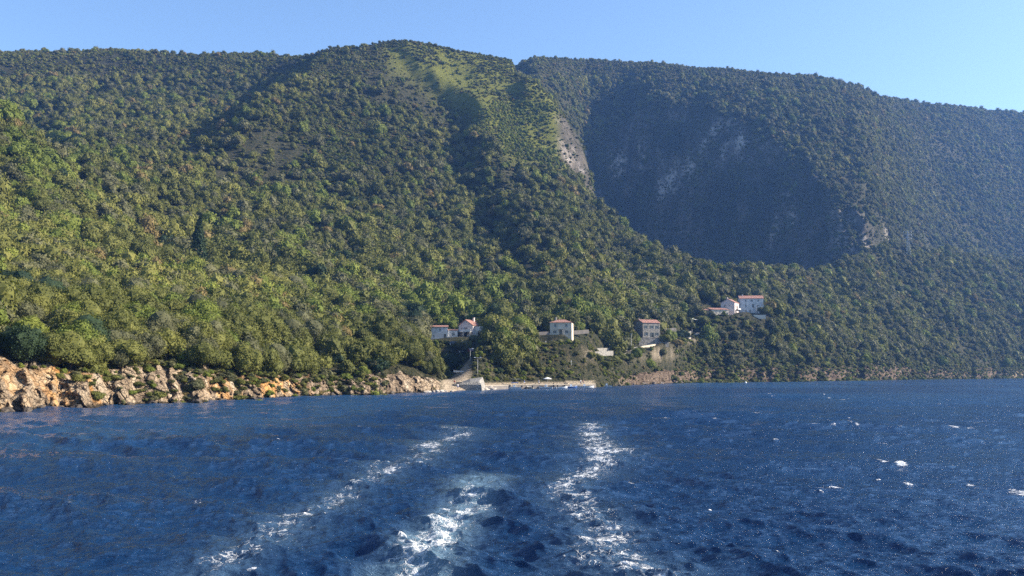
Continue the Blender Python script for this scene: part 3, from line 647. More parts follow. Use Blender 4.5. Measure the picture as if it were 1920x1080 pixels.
wakez = np.exp(-np.minimum(np.minimum(d1, d2), d3) ** 2 * 0.5)
WZ += chop * (0.5 + 1.6 * wakez) + 0.03 * fbm(X0 / 1.7, Y0 / 1.7, 0.0, 3, 94) * wakez * sstep(2, .5, drow)
# broken crests, and white spots painted in for sun sparkle
for px, py, hw, hd, a in [(1692, 880, .34, .55, 1.6), (1682, 868, .2, .4, .9), (1540, 931, .13, .25, 1.3), (1646, 913, .15, .25, 1.2), (1725, 903, .18, .25, 1.0), (1455, 832, .28, .45, 1.4), (1460, 1046, .13, .16, 1.4), (1333, 958, .09, .15, 1.2), (1896, 918, .15, .2, 1.1), (1372, 960, .07, .1, 1.0), (1797, 787, .3, .8, 1.2), (1735, 775, .3, .8, 1.0), (1900, 755, .4, 1.5, 1.0), (1515, 777, .3, .9, 1.2), (1552, 787, .3, .8, 1.0), (1592, 786, .3, .8, 1.0), (1686, 784, .3, .7, 1.2), (1790, 757, .4, 1.4, 1.2), (524, 832, .3, .6, 1.0), (1850, 760, .4, 1.1, 1.0), (1530, 763, .3, 1, 1.0), (458, 1073, .2, .12, 1.5), (1325, 1014, .06, .1, 1.2), (1810, 850, .2, .3, .9)]:
    p = on_water(px, py); q = np.exp(-(((X0 - p.x) / hw) ** 2 + ((Y0 - p.y) / hd) ** 2)); foam_glint = np.maximum(foam_glint, np.minimum(a * q, 1.0)); WZ += 0.09 * q * min(1, a)
# scattered small flecks where crests break, stronger at right as painted sun glitter
crest = WZ / (np.abs(WZ).max() * 0.55); fl = fbm(X0 / 0.9, Y0 / 1.6, 0.0, 2, 95)
foam_glint = np.maximum(foam_glint, (0.62 + .25 * sstep(.05, .4, X0 / np.maximum(Y0, 1))) * sstep(0.36, 0.56, fl) * sstep(0.35, 0.8, crest) * sstep(13, 20, Y0))
vary = fbm(X0 / 40, Y0 / 90, 0.0, 3, 96)
m, n, b = newmat('sea_water')
g_ = n.nodes.new('ShaderNodeNewGeometry'); pos = g_.outputs['Position']
mp = n.nodes.new('ShaderNodeMapping'); mp.inputs['Scale'].default_value = (0.9, 0.95, 1); n.links.new(pos, mp.inputs[0])
nf = noise_tex(n, 3.3, 7, 0.62, mp.outputs[0]); nv = n.nodes.new('ShaderNodeTexVoronoi'); nv.feature = 'DISTANCE_TO_EDGE'; nv.inputs['Scale'].default_value = 3.2
dv = n.nodes.new('ShaderNodeVectorMath'); dv.operation = 'ADD'; sc_ = n.nodes.new('ShaderNodeVectorMath'); sc_.operation = 'SCALE'; tn = n.nodes.new('ShaderNodeTexNoise'); tn.inputs['Scale'].default_value = 2.4
n.links.new(mp.outputs[0], tn.inputs['Vector']); n.links.new(tn.outputs['Color'], sc_.inputs[0]); sc_.inputs['Scale'].default_value = 0.9
n.links.new(mp.outputs[0], dv.inputs[0]); n.links.new(sc_.outputs[0], dv.inputs[1]); n.links.new(dv.outputs[0], nv.inputs['Vector'])
fa = attr(n, 'foam_glint')
lace = ramp(n, nv.outputs['Distance'], [(0.0, (1, 1, 1)), (0.11, (0, 0, 0))])
patchy = noise_tex(n, 0.75, 3, 0.6, mp.outputs[0])
fm = math_(n, 'ADD', math_(n, 'MULTIPLY', fa, 0.62), math_(n, 'ADD', math_(n, 'MULTIPLY', nf, 0.55), math_(n, 'MULTIPLY', lace, 0.10)))
fm = math_(n, 'ADD', fm, math_(n, 'MULTIPLY', math_(n, 'SUBTRACT', patchy, 0.5), 0.55))
fmask = ramp(n, fm, [(0.77, (0, 0, 0)), (0.93, (1, 1, 1))])
fmask = math_(n, 'MULTIPLY', fmask, ramp(n, fa, [(0.08, (0, 0, 0)), (0.25, (1, 1, 1))]))
deep = ramp(n, attr(n, 'vary'), [(0.2, (0.006, 0.032, 0.092)), (0.8, (0.014, 0.058, 0.140))])
deep = mix(n, math_(n, 'MULTIPLY', attr(n, 'pale'), 0.58), deep, (0.22, 0.34, 0.40))
n.links.new(mix(n, fmask, deep, (0.86, 0.86, 0.84)), b.inputs['Base Color'])
n.links.new(math_(n, 'ADD', math_(n, 'MULTIPLY', fmask, 0.6), attr(n, 'rgh')), b.inputs['Roughness'])
b.inputs['IOR'].default_value = 1.33; b.inputs['Specular IOR Level'].default_value = 0.5
mr = n.nodes.new('ShaderNodeMapping'); mr.inputs['Rotation'].default_value = (0, 0, R(24)); mr.inputs['Scale'].default_value = (0.42, 1.35, 1); n.links.new(pos, mr.inputs[0])
rip = math_(n, 'ADD', noise_tex(n, 4.2, 5, 0.6, mr.outputs[0]), math_(n, 'MULTIPLY', noise_tex(n, 1.1, 4, 0.6, mr.outputs[0]), 1.6))
ms_ = n.nodes.new('ShaderNodeMapping'); ms_.inputs['Rotation'].default_value = (0, 0, R(18)); ms_.inputs['Scale'].default_value = (0.5, 1.2, 1); n.links.new(pos, ms_.inputs[0])
rip = math_(n, 'ADD', rip, math_(n, 'MULTIPLY', fmask, 0.3))
rip = math_(n, 'ADD', rip, math_(n, 'MULTIPLY', noise_tex(n, 11, 4, 0.7, ms_.outputs[0]), 0.42))
rip = math_(n, 'ADD', rip, math_(n, 'MULTIPLY', noise_tex(n, 0.30, 4, 0.6, ms_.outputs[0]), math_(n, 'MULTIPLY', attr(n, 'rgh'), 26.0)))
bump(n, b, rip, 0.21, 1.0)
nr_, nc_ = X0.shape
V = np.stack([WX, WY, WZ], -1).reshape(-1, 3)
ii = np.arange(nr_ - 1)[:, None] * nc_ + np.arange(nc_)[None]; jj = np.arange(nr_ - 1)[:, None] * nc_ + ((np.arange(nc_) + 1) % nc_)[None]
Fq = np.stack([ii, jj, jj + nc_, ii + nc_], -1).reshape(-1, 4)
rgh = 0.06 + 0.13 * sstep(30, 260, WD)
me = np_mesh('sea', V, Fq, m, True, {'foam_glint': ('FLOAT', foam_glint.astype(np.float32)), 'pale': ('FLOAT', pale.astype(np.float32)), 'vary': ('FLOAT', (vary + 0.5).astype(np.float32)), 'rgh': ('FLOAT', rgh.astype(np.float32))})
tag(link('sea_water', me), kind='structure')

# ------------------------------------------------------------------ village materials
M['white'] = simple('white_render', (0.68, 0.67, 0.64), (0.44, 0.42, 0.38), 0.45, 0.9)
M['cream'] = simple('cream_render', (0.64, 0.56, 0.43), (0.44, 0.38, 0.29), 0.45, 0.9)
M['pink'] = simple('pale_pink_render', (0.62, 0.53, 0.48), (0.52, 0.44, 0.40), 0.7, 0.9)
def tile_mat():
    m, n, b = newmat('terracotta_tiles'); tc = n.nodes.new('ShaderNodeTexCoord')
    wv = n.nodes.new('ShaderNodeTexWave'); wv.bands_direction = 'X'; wv.inputs['Scale'].default_value = 1.6; wv.inputs['Distortion'].default_value = 0.6
    n.links.new(tc.outputs['Object'], wv.inputs['Vector'])
    c = ramp(n, noise_tex(n, 1.4, 5), [(0.3, (0.36, 0.17, 0.12)), (0.55, (0.27, 0.13, 0.095)), (0.75, (0.42, 0.24, 0.17))])
    n.links.new(c, b.inputs['Base Color']); b.inputs['Roughness'].default_value = 0.85; bump(n, b, wv.outputs['Fac'], 0.06); return m
M['tile'] = tile_mat()
def stone_mat(name, c1, c2, mortar):
    m, n, b = newmat(name); v = n.nodes.new('ShaderNodeTexVoronoi'); v.inputs['Scale'].default_value = 2.6; v.feature = 'F1'
    tc = n.nodes.new('ShaderNodeTexCoord'); n.links.new(tc.outputs['Object'], v.inputs['Vector'])
    sp = n.nodes.new('ShaderNodeSeparateColor'); n.links.new(v.outputs['Color'], sp.inputs[0])
    c = mix(n, sp.outputs[0], c1, c2); c = mix(n, ramp(n, v.outputs['Distance'], [(0.42, (0, 0, 0)), (0.6, (1, 1, 1))]), c, mortar)
    n.links.new(c, b.inputs['Base Color']); b.inputs['Roughness'].default_value = 0.95; bump(n, b, v.outputs['Distance'], 0.08); return m
M['stone'] = stone_mat('stone_masonry', (0.36, 0.33, 0.28), (0.24, 0.22, 0.19), (0.14, 0.13, 0.11))
M['concrete'] = simple('quay_concrete', (0.19, 0.165, 0.145), (0.11, 0.10, 0.09), 0.6, 0.9, 0.03)
M['dark'] = simple('dark_glass', (0.02, 0.025, 0.03), (0.03, 0.035, 0.04), 2, 0.15, spec=0.6)
M['wood'] = simple('brown_wood', (0.16, 0.09, 0.05), (0.10, 0.06, 0.035), 3, 0.7)
M['shutter'] = simple('shutter_paint', (0.07, 0.09, 0.08), (0.05, 0.065, 0.06), 3, 0.6)
M['frame'] = simple('white_frame', (0.75, 0.75, 0.73), (0.66, 0.66, 0.64), 3, 0.6)
M['metal'] = simple('galvanised_metal', (0.42, 0.43, 0.44), (0.32, 0.33, 0.34), 3, 0.45, metallic=0.6)
M['pole'] = simple('pale_pole', (0.50, 0.48, 0.45), (0.38, 0.36, 0.34), 3, 0.8)
M['gel'] = simple('boat_gelcoat', (0.80, 0.80, 0.78), (0.72, 0.72, 0.70), 1.2, 0.25, spec=0.5)
M['bluecan'] = simple('blue_canvas', (0.03, 0.07, 0.20), (0.02, 0.05, 0.15), 3, 0.8)
M['navy'] = simple('navy_gelcoat', (0.05, 0.12, 0.34), (0.04, 0.10, 0.28), 1.2, 0.3, spec=0.5)
M['beige'] = simple('beige_paint', (0.55, 0.48, 0.33), (0.46, 0.40, 0.28), 2, 0.6)
M['black'] = simple('black_plastic', (0.02, 0.02, 0.022), (0.03, 0.03, 0.03), 3, 0.4)
M['rubber'] = simple('tyre_rubber', (0.02, 0.02, 0.02), (0.03, 0.03, 0.03), 5, 0.85)
M['chrome'] = simple('wheel_rim_metal', (0.45, 0.45, 0.46), (0.38, 0.38, 0.39), 3, 0.3, metallic=0.8)
M['carblack'] = simple('black_car_paint', (0.03, 0.035, 0.045), (0.025, 0.03, 0.04), 1, 0.2, spec=0.7)
M['carred'] = simple('dark_red_car_paint', (0.20, 0.035, 0.03), (0.16, 0.03, 0.025), 1, 0.2, spec=0.7)
M['carwhite'] = simple('white_car_paint', (0.75, 0.75, 0.74), (0.70, 0.70, 0.69), 1, 0.25, spec=0.6)
M['skin'] = simple('skin', (0.50, 0.30, 0.20), (0.44, 0.26, 0.17), 6, 0.6)
M['hair'] = simple('dark_hair', (0.04, 0.025, 0.015), (0.03, 0.02, 0.012), 6, 0.6)
M['cloth_w'] = simple('white_cloth', (0.78, 0.77, 0.74), (0.70, 0.69, 0.66), 4, 0.9)
M['cloth_b'] = simple('blue_cloth', (0.06, 0.12, 0.30), (0.05, 0.09, 0.24), 4, 0.9)
M['cloth_r'] = simple('red_cloth', (0.45, 0.07, 0.05), (0.38, 0.06, 0.04), 4, 0.9)
M['asphalt'] = simple('pale_road', (0.42, 0.37, 0.30), (0.33, 0.29, 0.24), 0.5, 0.95, 0.02)
def rock_mat():
    m, n, b = newmat('shore_rock'); f = noise_tex(n, 1.3, 8, 0.7)
    n.links.new(ramp(n, f, [(0.3, (0.12, 0.10, 0.08)), (0.5, (0.36, 0.31, 0.25)), (0.7, (0.58, 0.52, 0.44))]), b.inputs['Base Color'])
    b.inputs['Roughness'].default_value = 0.95; bump(n, b, noise_tex(n, 3, 8, 0.7), 0.15); return m
M['rock'] = rock_mat()
M['shade_rock'] = simple('shaded_shore_rock', (0.17, 0.14, 0.115), (0.08, 0.066, 0.055), 1.3, .95, .12)  # darker copy of the boulder rock, shade painted in for the right shore

# ------------------------------------------------------------------ houses
class Wall:
    """one vertical wall plane of a house: origin, unit direction along it, outward normal"""
    def __init__(s, o, u, n): s.o = Vector(o); s.u = Vector(u); s.n = Vector(n)
    def p(s, a, z, out=0.0): return s.o + s.u * a + s.n * out + Vector((0, 0, z))
def wall_face(b, W, length, height, openings, gable=0.0, depth=0.22, zlo=-2.0):
    xs = sorted({0, length, *[v for o in openings for v in (o[0] - o[2] / 2, o[0] + o[2] / 2)]})
    zs = sorted({zlo, 0, height, *[v for o in openings for v in (o[1], o[1] + o[3])]})
    for i in range(len(xs) - 1):
        for j in range(len(zs) - 1):
            cx, cz = (xs[i] + xs[i + 1]) / 2, (zs[j] + zs[j + 1]) / 2
            if any(abs(cx - o[0]) < o[2] / 2 and o[1] < cz < o[1] + o[3] for o in openings): continue
            b.poly([W.p(xs[i], zs[j]), W.p(xs[i + 1], zs[j]), W.p(xs[i + 1], zs[j + 1]), W.p(xs[i], zs[j + 1])])
    for x, z, w_, h_ in [o[:4] for o in openings]:
        c = [(x - w_ / 2, z), (x + w_ / 2, z), (x + w_ / 2, z + h_), (x - w_ / 2, z + h_)]
        for k in range(4):
            (a0, z0), (a1, z1) = c[k], c[(k + 1) % 4]
            b.poly([W.p(a0, z0), W.p(a1, z1), W.p(a1, z1, -depth), W.p(a0, z0, -depth)])
    if gable: b.poly([W.p(0, height), W.p(length, height), W.p(length / 2, height + gable)])
def opening_parts(root, W, o, shut=None):
    x, z, w_, h_ = o[:4]; typ = o[4] if len(o) > 4 else 'window'
    fb = MB(); t = 0.07; y0 = -0.20
    def bar(a0, a1, z0, z1, f=0.0):
        P0 = [W.p(a, zz, q) for q in (y0 + f, y0 + 0.07 + f) for a, zz in ((a0, z0), (a1, z0), (a1, z1), (a0, z1))]
        fb.add(P0, [(0, 1, 2, 3), (4, 7, 6, 5), (0, 4, 5, 1), (1, 5, 6, 2), (2, 6, 7, 3), (3, 7, 4, 0)])
    bar(x - w_ / 2, x - w_ / 2 + t, z, z + h_); bar(x + w_ / 2 - t, x + w_ / 2, z, z + h_)
    bar(x - w_ / 2 + t, x + w_ / 2 - t, z + h_ - t, z + h_); bar(x - w_ / 2 + t, x + w_ / 2 - t, z, z + t)
    if typ == 'window':
        bar(x - t / 2, x + t / 2, z + t, z + h_ - t, 0.002)
        f = fb.build('window', M['frame'], root)
        MB().poly([W.p(a, zz, y0 + 0.02) for a, zz in ((x - w_ / 2, z), (x + w_ / 2, z), (x + w_ / 2, z + h_), (x - w_ / 2, z + h_))]).build('pane', M['dark'], f)
    else:
        f = fb.build('door', M['wood'], root)
        MB().poly([W.p(a, zz, y0 + 0.02) for a, zz in ((x - w_ / 2, z), (x + w_ / 2, z), (x + w_ / 2, z + h_), (x - w_ / 2, z + h_))]).build('door_panel', M['dark'], f)
    if shut:
        for sx in (-1, 1):
            a0 = x + sx * (w_ / 2 + 0.02); a1 = a0 + sx * w_ * 0.48
            P0 = [W.p(a, zz, q) for q in (0.02, 0.07) for a, zz in ((a0, z), (a1, z), (a1, z + h_), (a0, z + h_))]
            MB().add(P0, [(0, 1, 2, 3), (4, 7, 6, 5), (0, 4, 5, 1), (1, 5, 6, 2), (2, 6, 7, 3), (3, 7, 4, 0)]).build('shutter', shut, f)
def volume(root, x0, x1, y0, y1, z0, H, mat, ops={}, roof='gx', rise=1.2, over=0.35, shut=None, zlo=-2.0, roofmat=None, chimney=None):
    """a box shaped part of a house with openings and a roof; sides f(ront) r(ight) b(ack) l(eft); gx: ridge along x, gy: ridge along y, hip, flat, mono"""
    W = {'f': Wall((x0, y0, z0), (1, 0, 0), (0, -1, 0)), 'r': Wall((x1, y0, z0), (0, 1, 0), (1, 0, 0)),
         'b': Wall((x1, y1, z0), (-1, 0, 0), (0, 1, 0)), 'l': Wall((x0, y1, z0), (0, -1, 0), (-1, 0, 0))}
    b = MB()
    for k, Wk in W.items():
        ln = (x1 - x0) if k in 'fb' else (y1 - y0)
        gb = rise if (roof == 'gx' and k in 'lr') or (roof == 'gy' and k in 'fb') else 0
        wall_face(b, Wk, ln, H, ops.get(k, []), gb, zlo=zlo)
        for o in ops.get(k, []): opening_parts(root, Wk, o, shut)
    b.build('wall', mat, root)
    z = z0 + H; ov = over; rb = MB(); th = 0.16; zt = z + 0.02
    xm, ym = (x0 + x1) / 2, (y0 + y1) / 2
    def slab(pts):
        lo = [Vector(p) for p in pts]; hi = [p + Vector((0, 0, th)) for p in lo]; nn = len(lo)
        rb.add(lo + hi, [tuple(range(nn))[::-1], tuple(range(nn, 2 * nn))] + [(i, (i + 1) % nn, nn + (i + 1) % nn, nn + i) for i in range(nn)])
    if roof == 'gx':
        k = rise / ((y1 - y0) / 2); e = zt - k * ov
        slab([(x0 - ov, y0 - ov, e), (x1 + ov, y0 - ov, e), (x1 + ov, ym, zt + rise), (x0 - ov, ym, zt + rise)])
        slab([(x0 - ov, ym, zt + rise + .003), (x1 + ov, ym, zt + rise + .003), (x1 + ov, y1 + ov, e), (x0 - ov, y1 + ov, e)])
    elif roof == 'gy':
        k = rise / ((x1 - x0) / 2); e = zt - k * ov
        slab([(x0 - ov, y0 - ov, e), (xm, y0 - ov, zt + rise), (xm, y1 + ov, zt + rise), (x0 - ov, y1 + ov, e)])
        slab([(xm, y0 - ov, zt + rise + .003), (x1 + ov, y0 - ov, e), (x1 + ov, y1 + ov, e), (xm, y1 + ov, zt + rise + .003)])
    elif roof == 'mono':
        slab([(x0 - ov, y0 - ov, zt), (x1 + ov, y0 - ov, zt), (x1 + ov, y1 + ov, zt + rise), (x0 - ov, y1 + ov, zt + rise)])
    elif roof == 'hip':
        q = min(x1 - x0, y1 - y0) / 2; e = zt - 0.05
        A, B, C_, D = (x0 - ov, y0 - ov, e), (x1 + ov, y0 - ov, e), (x1 + ov, y1 + ov, e), (x0 - ov, y1 + ov, e)
        r0, r1 = ((x0 + q * .8, ym, zt + rise), (x1 - q * .8, ym, zt + rise))
        rb.add([A, B, C_, D, r0, r1], [(0, 1, 5, 4), (1, 2, 5), (2, 3, 4, 5), (3, 0, 4), (3, 2, 1, 0)])
    elif roof == 'flat':
        rb.box(x0 - .02, x1 + .02, y0 - .02, y1 + .02, zt, zt + 0.22)
    r_ = rb.build('roof', roofmat or (M['tile'] if roof != 'flat' else mat), root)
    if chimney:
        cx, cy_ = chimney; MB().box(cx - .3, cx + .3, cy_ - .3, cy_ + .3, z + rise * .4, z + rise + 0.9).box(cx - .38, cx + .38, cy_ - .38, cy_ + .38, z + rise + 0.903, z + rise + 1.05).build('chimney', mat, r_)
    return r_

def house_at(px, py, d, rz, label, name='house', cat='house', group='houses of the bay village'):
    p = at(px, py, d); return empty(name, p, R(rz), label, cat, group)

# square cream house above the quay
h = house_at(1051.5, 628.5, 365, -9, 'square cream house with low red roof and two floors standing alone above the quay')
volume(h, -4.5, 4.5, 0, 8, 0, 5.3, M['cream'], {'f': [(2.2, 3.3, 1.0, 1.3), (6.8, 3.3, 1.0, 1.3), (2.0, 0.7, 1.4, 1.25), (6.9, 0.7, 1.4, 1.25), (4.5, 0, 1.2, 2.1, 'door')], 'r': [(4, 3.3, .9, 1.2)]}, 'hip', 1.35, 0.4, chimney=(-2.4, 4.5))
MB().box(-1.1, 1.1, -1.2, -0.02, 2.35, 2.5).box(-1.05, -.9, -1.15, -1.0, -0.2, 2.348).box(.9, 1.05, -1.15, -1.0, -0.2, 2.348).build('porch', M['cream'], h)
MB().box(-1.6, 1.6, -1.9, -0.02, -2.2, -0.02).build('doorstep', M['stone'], h)

# long low white house at the left
h = house_at(826, 637, 345, 4, 'long low white house with three stepped blocks at the left end of the village', group='houses of the bay village')
volume(h, -7.2, -3.75, .8, 6.5, 0.6, 3.2, M['cream'], {'f': [(1.6, 1.0, .9, 1.3)]}, 'mono', .9, .3)
volume(h, -3.7, 2.7, 0, 6.5, 0, 4.9, M['white'], {'f': [(3.4, 3.1, .7, 1.3), (1.1, .9, .6, .9), (5.4, 0.2, .9, 2.0, 'door')]}, 'mono', .9, .35)
volume(h, 2.75, 6.6, .9, 6.5, 0.3, 3.4, M['white'], {'f': [(2.2, 1.2, 1.0, 1.3)], 'r': [(2.5, 1.2, 1.0, 1.2)]}, 'mono', .6, .3)
MB().box(2.6, 6.8, -1.6, .86, -2.2, 0.25).box(2.6, 6.8, -1.6, -1.5, 0.253, 1.1).build('terrace', M['white'], h)

# gabled white house with red roof
h = house_at(873, 633, 350, -33, 'white gabled house with red tiled roof and arched ground floor beside dark tall tree')
volume(h, -3.4, 3.4, 0, 7.6, 0, 4.9, M['pink'], {'f': [(3.4, 2.5, 1.5, 1.5), (1.4, 2.5, .8, 1.3), (3.4, 0.1, 1.4, 2.0, 'door')], 'r': [(2.0, 3.0, 1.0, 1.3), (5.6, 3.0, 1.0, 1.3)]}, 'gy', 2.1, 0.4, chimney=(0.9, 4.2))
MB().box(-3.8, 3.6, -1.9, -0.02, 2.1, 2.28).box(-3.8, 3.6, -1.9, -1.82, 2.283, 3.1).box(-3.6, -3.35, -1.75, -1.5, -2.4, 2.097).box(-.1, .15, -1.75, -1.5, -2.4, 2.097).box(3.1, 3.35, -1.75, -1.5, -2.4, 2.097).build('balcony', M['white'], h)
volume(h, 3.45, 7.6, 1.3, 7.0, 0.0, 3.2, M['white'], {'f': [(2.1, .3, 1.4, 2.1, 'door')], 'r': [(1.6, .3, 1.5, 2.1, 'door'), (4.1, .3, 1.5, 2.1, 'door')]}, 'flat', 0, 0)
MB().box(3.5, 7.55, 1.35, 1.45, 3.45, 4.3).box(7.45, 7.55, 1.452, 6.9, 3.45, 4.3).build('parapet', M['white'], h)

# stone house
h = house_at(1222, 632, 448, 20, 'tall grey stone house with red roof and stone retaining wall above the winding road')
volume(h, -5, 4.8, 0, 8, 0, 7.2, M['stone'], {'f': [(1.8, 4.3, 1.0, 1.5), (5.2, 4.3, 1.0, 1.5), (8.2, 4.3, 1.0, 1.5), (2.0, 0.8, 1.0, 1.5), (5.4, 0, 1.1, 2.3, 'door'), (8.1, 0.8, 1.0, 1.5)], 'l': [(4, 4.2, .9, 1.3)]}, 'gx', 1.7, 0.3, shut=M['shutter'], chimney=(-4.2, 5.5))
w_ = empty('retaining_wall', at(1226, 645, 444), R(14), 'rough grey stone retaining wall holding the terrace of the tall stone house', 'wall')
MB().box(-8, 8, 0, .7, -1.5, 3.0).build('wall_face', M['stone'], w_); MB().box(-8.1, 8.1, -.08, .78, 3.002, 3.15).build('coping', M['concrete'], w_)

# upper hamlet
h = house_at(1410, 586, 572, -5, 'largest white house of the upper hamlet with three floors and long red roof')
volume(h, -7.4, 7.4, 0, 9, -1, 10.2, M['white'], {'f': [(3.6, 8.0, .9, 1.2), (7.4, 8.0, 1.4, 1.4), (11.6, 8.0, 1.2, 1.4), (3.6, 4.4, .9, 1.7), (8.2, 4.2, 1.2, 2.2, 'door'), (11.4, 4.4, 1.9, 1.5), (13.8, 4.4, 1.0, 1.5), (3.6, 1.2, .9, 1.5), (6.2, 1.2, 1.2, 1.4)], 'r': [(3, 7.6, 1, 1.3), (6, 4, 1, 1.3)]}, 'gx', 2.0, 0.4, zlo=-3, chimney=(-5, 4.5))
MB().box(3.2, 12, -3.4, -3.25, -.5, 4.2).box(3.2, 3.4, -3.2, 0, 4.2, 4.35).box(6, 6.2, -3.2, 0, 4.2, 4.35).box(9, 9.2, -3.2, 0, 4.2, 4.35).box(3.2, 3.35, -3.2, -3.05, -2, 4.19).box(9, 9.15, -3.2, -3.05, -2, 4.19).build('pergola', M['white'], h)
h = house_at(1365, 585, 566, -32, 'gabled pale house wedged between the cream annex and the three floor white house')
volume(h, -4.6, 4.4, 0, 10, -1, 7.0, M['pink'], {'f': [(2.6, 4.0, 1.0, 1.6), (5.4, 4.9, .8, .9), (7.6, 3.2, 1.2, .5)], 'r': [(1.6, 3.4, 1.0, 1.9), (5.0, 2.9, 2.0, 2.4, 'door'), (2.4, .3, 2.6, 1.9, 'door')]}, 'gy', 2.4, 0.3, zlo=-3, chimney=(-.6, 1.0))
MB().box(4.42, 5.7, 3.2, 8.6, 1.6, 1.78).box(5.6, 5.7, 3.2, 8.6, 1.783, 2.6).build('balcony', M['white'], h)
h = house_at(1348, 592, 556, 12, 'low cream annex with narrow dark windows below the gabled house of upper hamlet')
volume(h, -4.6, 6.6, 0, 6.5, -.5, 4.3, M['cream'], {'f': [(2.7, 1.8, .6, 1.8), (5.3, 1.8, .6, 1.8), (8.6, 1.7, .9, 1.7), (10.2, .6, .9, 1.9, 'door')], 'l': [(3, 1.9, .7, 1.2)]}, 'mono', 1.5, 0.4, zlo=-3)
volume(h, -8.4, -4.62, 1.2, 6.5, -.5, 3.9, M['stone'], {'f': [(2, 1.4, .8, 1.0)]}, 'mono', 1.2, 0.3, zlo=-3)
w_ = empty('terrace_wall', at(1425, 595, 556), R(-4), 'pale terrace wall below the pergola of the three floor white house', 'wall')
MB().box(-4, 3.6, 0, .5, -1, 1.6).build('wall_face', M['cream'], w_)

# walls of the gardens
def dry_wall(p0, p1, hgt, label, th=.5, mat='stone'):
    a, b_ = at(*p0), at(*p1); o = empty('stone_wall', a, 0, label, 'wall'); v_ = b_ - a; L = v_.length; nn = max(2, int(L / 2.5)); side = Vector((-v_.y, v_.x, 0)).normalized() * th; rings = []
    for i in range(nn + 1):
        q = v_ * (i / nn); gz = ground_z(a.x + q.x, a.y + q.y) - a.z - .5; top = q.z + hgt * random.uniform(.93, 1.07)
        rings.append([Vector((q.x, q.y, max(min(gz, q.z - .3), q.z - 1.2))), Vector((q.x, q.y, top)), Vector((q.x, q.y, top)) + side, Vector((q.x + side.x, q.y + side.y, max(min(gz, q.z - .3), q.z - 1.2)))])
    MB().loft(rings).build('wall_face', M[mat], o); return o
dry_wall((936, 646, 326), (980, 646, 328), 1.0, 'low pale garden wall on the dark bank above the beach', mat='concrete')
dry_wall((1076, 622, 378), (1104, 620, 382), .5, 'low pale garden wall at the right side of the square cream house', mat='concrete')
dry_wall((1008, 626, 362), (1030, 625, 364), .8, 'short pale garden wall at the left side of the square cream house', mat='concrete')
dry_wall((1118, 657, 396), (1182, 655, 426), 1.0, 'earth coloured terrace wall between the cream house and the road bend')
dry_wall((1255, 634, 490), (1296, 626, 526), 1.6, 'grassy stone wall along the upper side of the road')
dry_wall((1246, 620, 474), (1268, 618, 478), 1.0, 'short pale wall at the right side of the stone house', mat='concrete')
dry_wall((1092, 664, 352), (1150, 661, 372), .8, 'upper of two dry stone terrace walls in the brown clearing left of the road bend')
dry_wall((1085, 673, 344), (1118, 671, 352), .7, 'lower of two dry stone terrace walls in the brown clearing left of the road bend')
dry_wall((1030, 650, 342), (1078, 648, 346), .7, 'low stone terrace wall on the bank right below the square cream house')
dry_wall((1330, 606, 545), (1380, 602, 556), .9, 'pale stone terrace wall in front of the cream annex of the upper hamlet', mat='concrete')
# road from the quay up to the hamlet
b = MB(); pts = [at(*p) for p in RP]; rings = []
for i, p in enumerate(pts):
    dr = (pts[min(i + 1, len(pts) - 1)] - pts[max(i - 1, 0)]); nrm = Vector((-dr.y, dr.x, 0)).normalized()
    rings.append([p - nrm * 2.0 + Vector((0, 0, -1)), p - nrm * 1.9, p + nrm * 1.9, p + nrm * 2.0 + Vector((0, 0, -1))])
b.loft(rings); tag(b.build('road', M['asphalt']), kind='structure')
b = MB(); rings = []
for i, p in enumerate(pts):
    dr = (pts[min(i + 1, len(pts) - 1)] - pts[max(i - 1, 0)]); nrm = Vector((-dr.y, dr.x, 0)).normalized(); q = p - nrm * 1.7
    q = q - nrm * .5; rings.append([q - nrm * .15 + Vector((0, 0, -1.6)), q - nrm * .15 + Vector((0, 0, .55)), q + nrm * .15 + Vector((0, 0, .55)), q + nrm * .15 + Vector((0, 0, -1.6))])
tag(b.loft(rings).build('parapet_wall', simple('parapet_limestone', (0.48, 0.41, 0.31), (0.36, 0.31, 0.24), .8, .95)), 'pale parapet wall running up along the sea side of the road', 'wall')

# ------------------------------------------------------------------ quay, beach walls
def shore(px, dd=0.0):
    t = (px - 960) / F_PX; d = float(np.interp(t, TT, Dc[1])) + dd; return Vector((t * d, d, 0))
q = empty('quay', shore(1000, -1), 0, 'long low concrete quay with boats moored along it', 'quay'); base = q.location.copy()
def strip(px0, px1, dd0, dd1, z0, z1, mat, nm, parent, step=12):
    rings = []
    for px in np.arange(px0, px1 + 1, step):
        a, c = shore(px, dd0) - base, shore(px, dd1) - base
        rings.append([Vector((a.x, a.y, z0)), Vector((a.x, a.y, z1)), Vector((c.x, c.y, z1)), Vector((c.x, c.y, z0))])
    return MB().loft(rings).build(nm, mat, parent)
strip(900, 1120, -2.2, 9, -1.5, 1.15, M['concrete'], 'quay_deck', q); strip(900, 1120, -2.4, -1.7, 1.154, 1.34, simple('quay_edge_stone', (0.42, 0.36, 0.28), (0.30, 0.26, 0.20), 1, .9), 'edge_stone', q)
for px in range(985, 1115, 26):
    p = shore(px, -1.2) - base; MB().tube([(p.x, p.y, 1.345), (p.x, p.y, 1.6), (p.x, p.y, 1.75)], [.13, .10, .19], 8).build('bollard', M['black'], q)
pr = empty('slipway_pier', at(878, 727, 262), 0, 'blocky stone pier head beside the beach with rough rocks on top', 'pier')
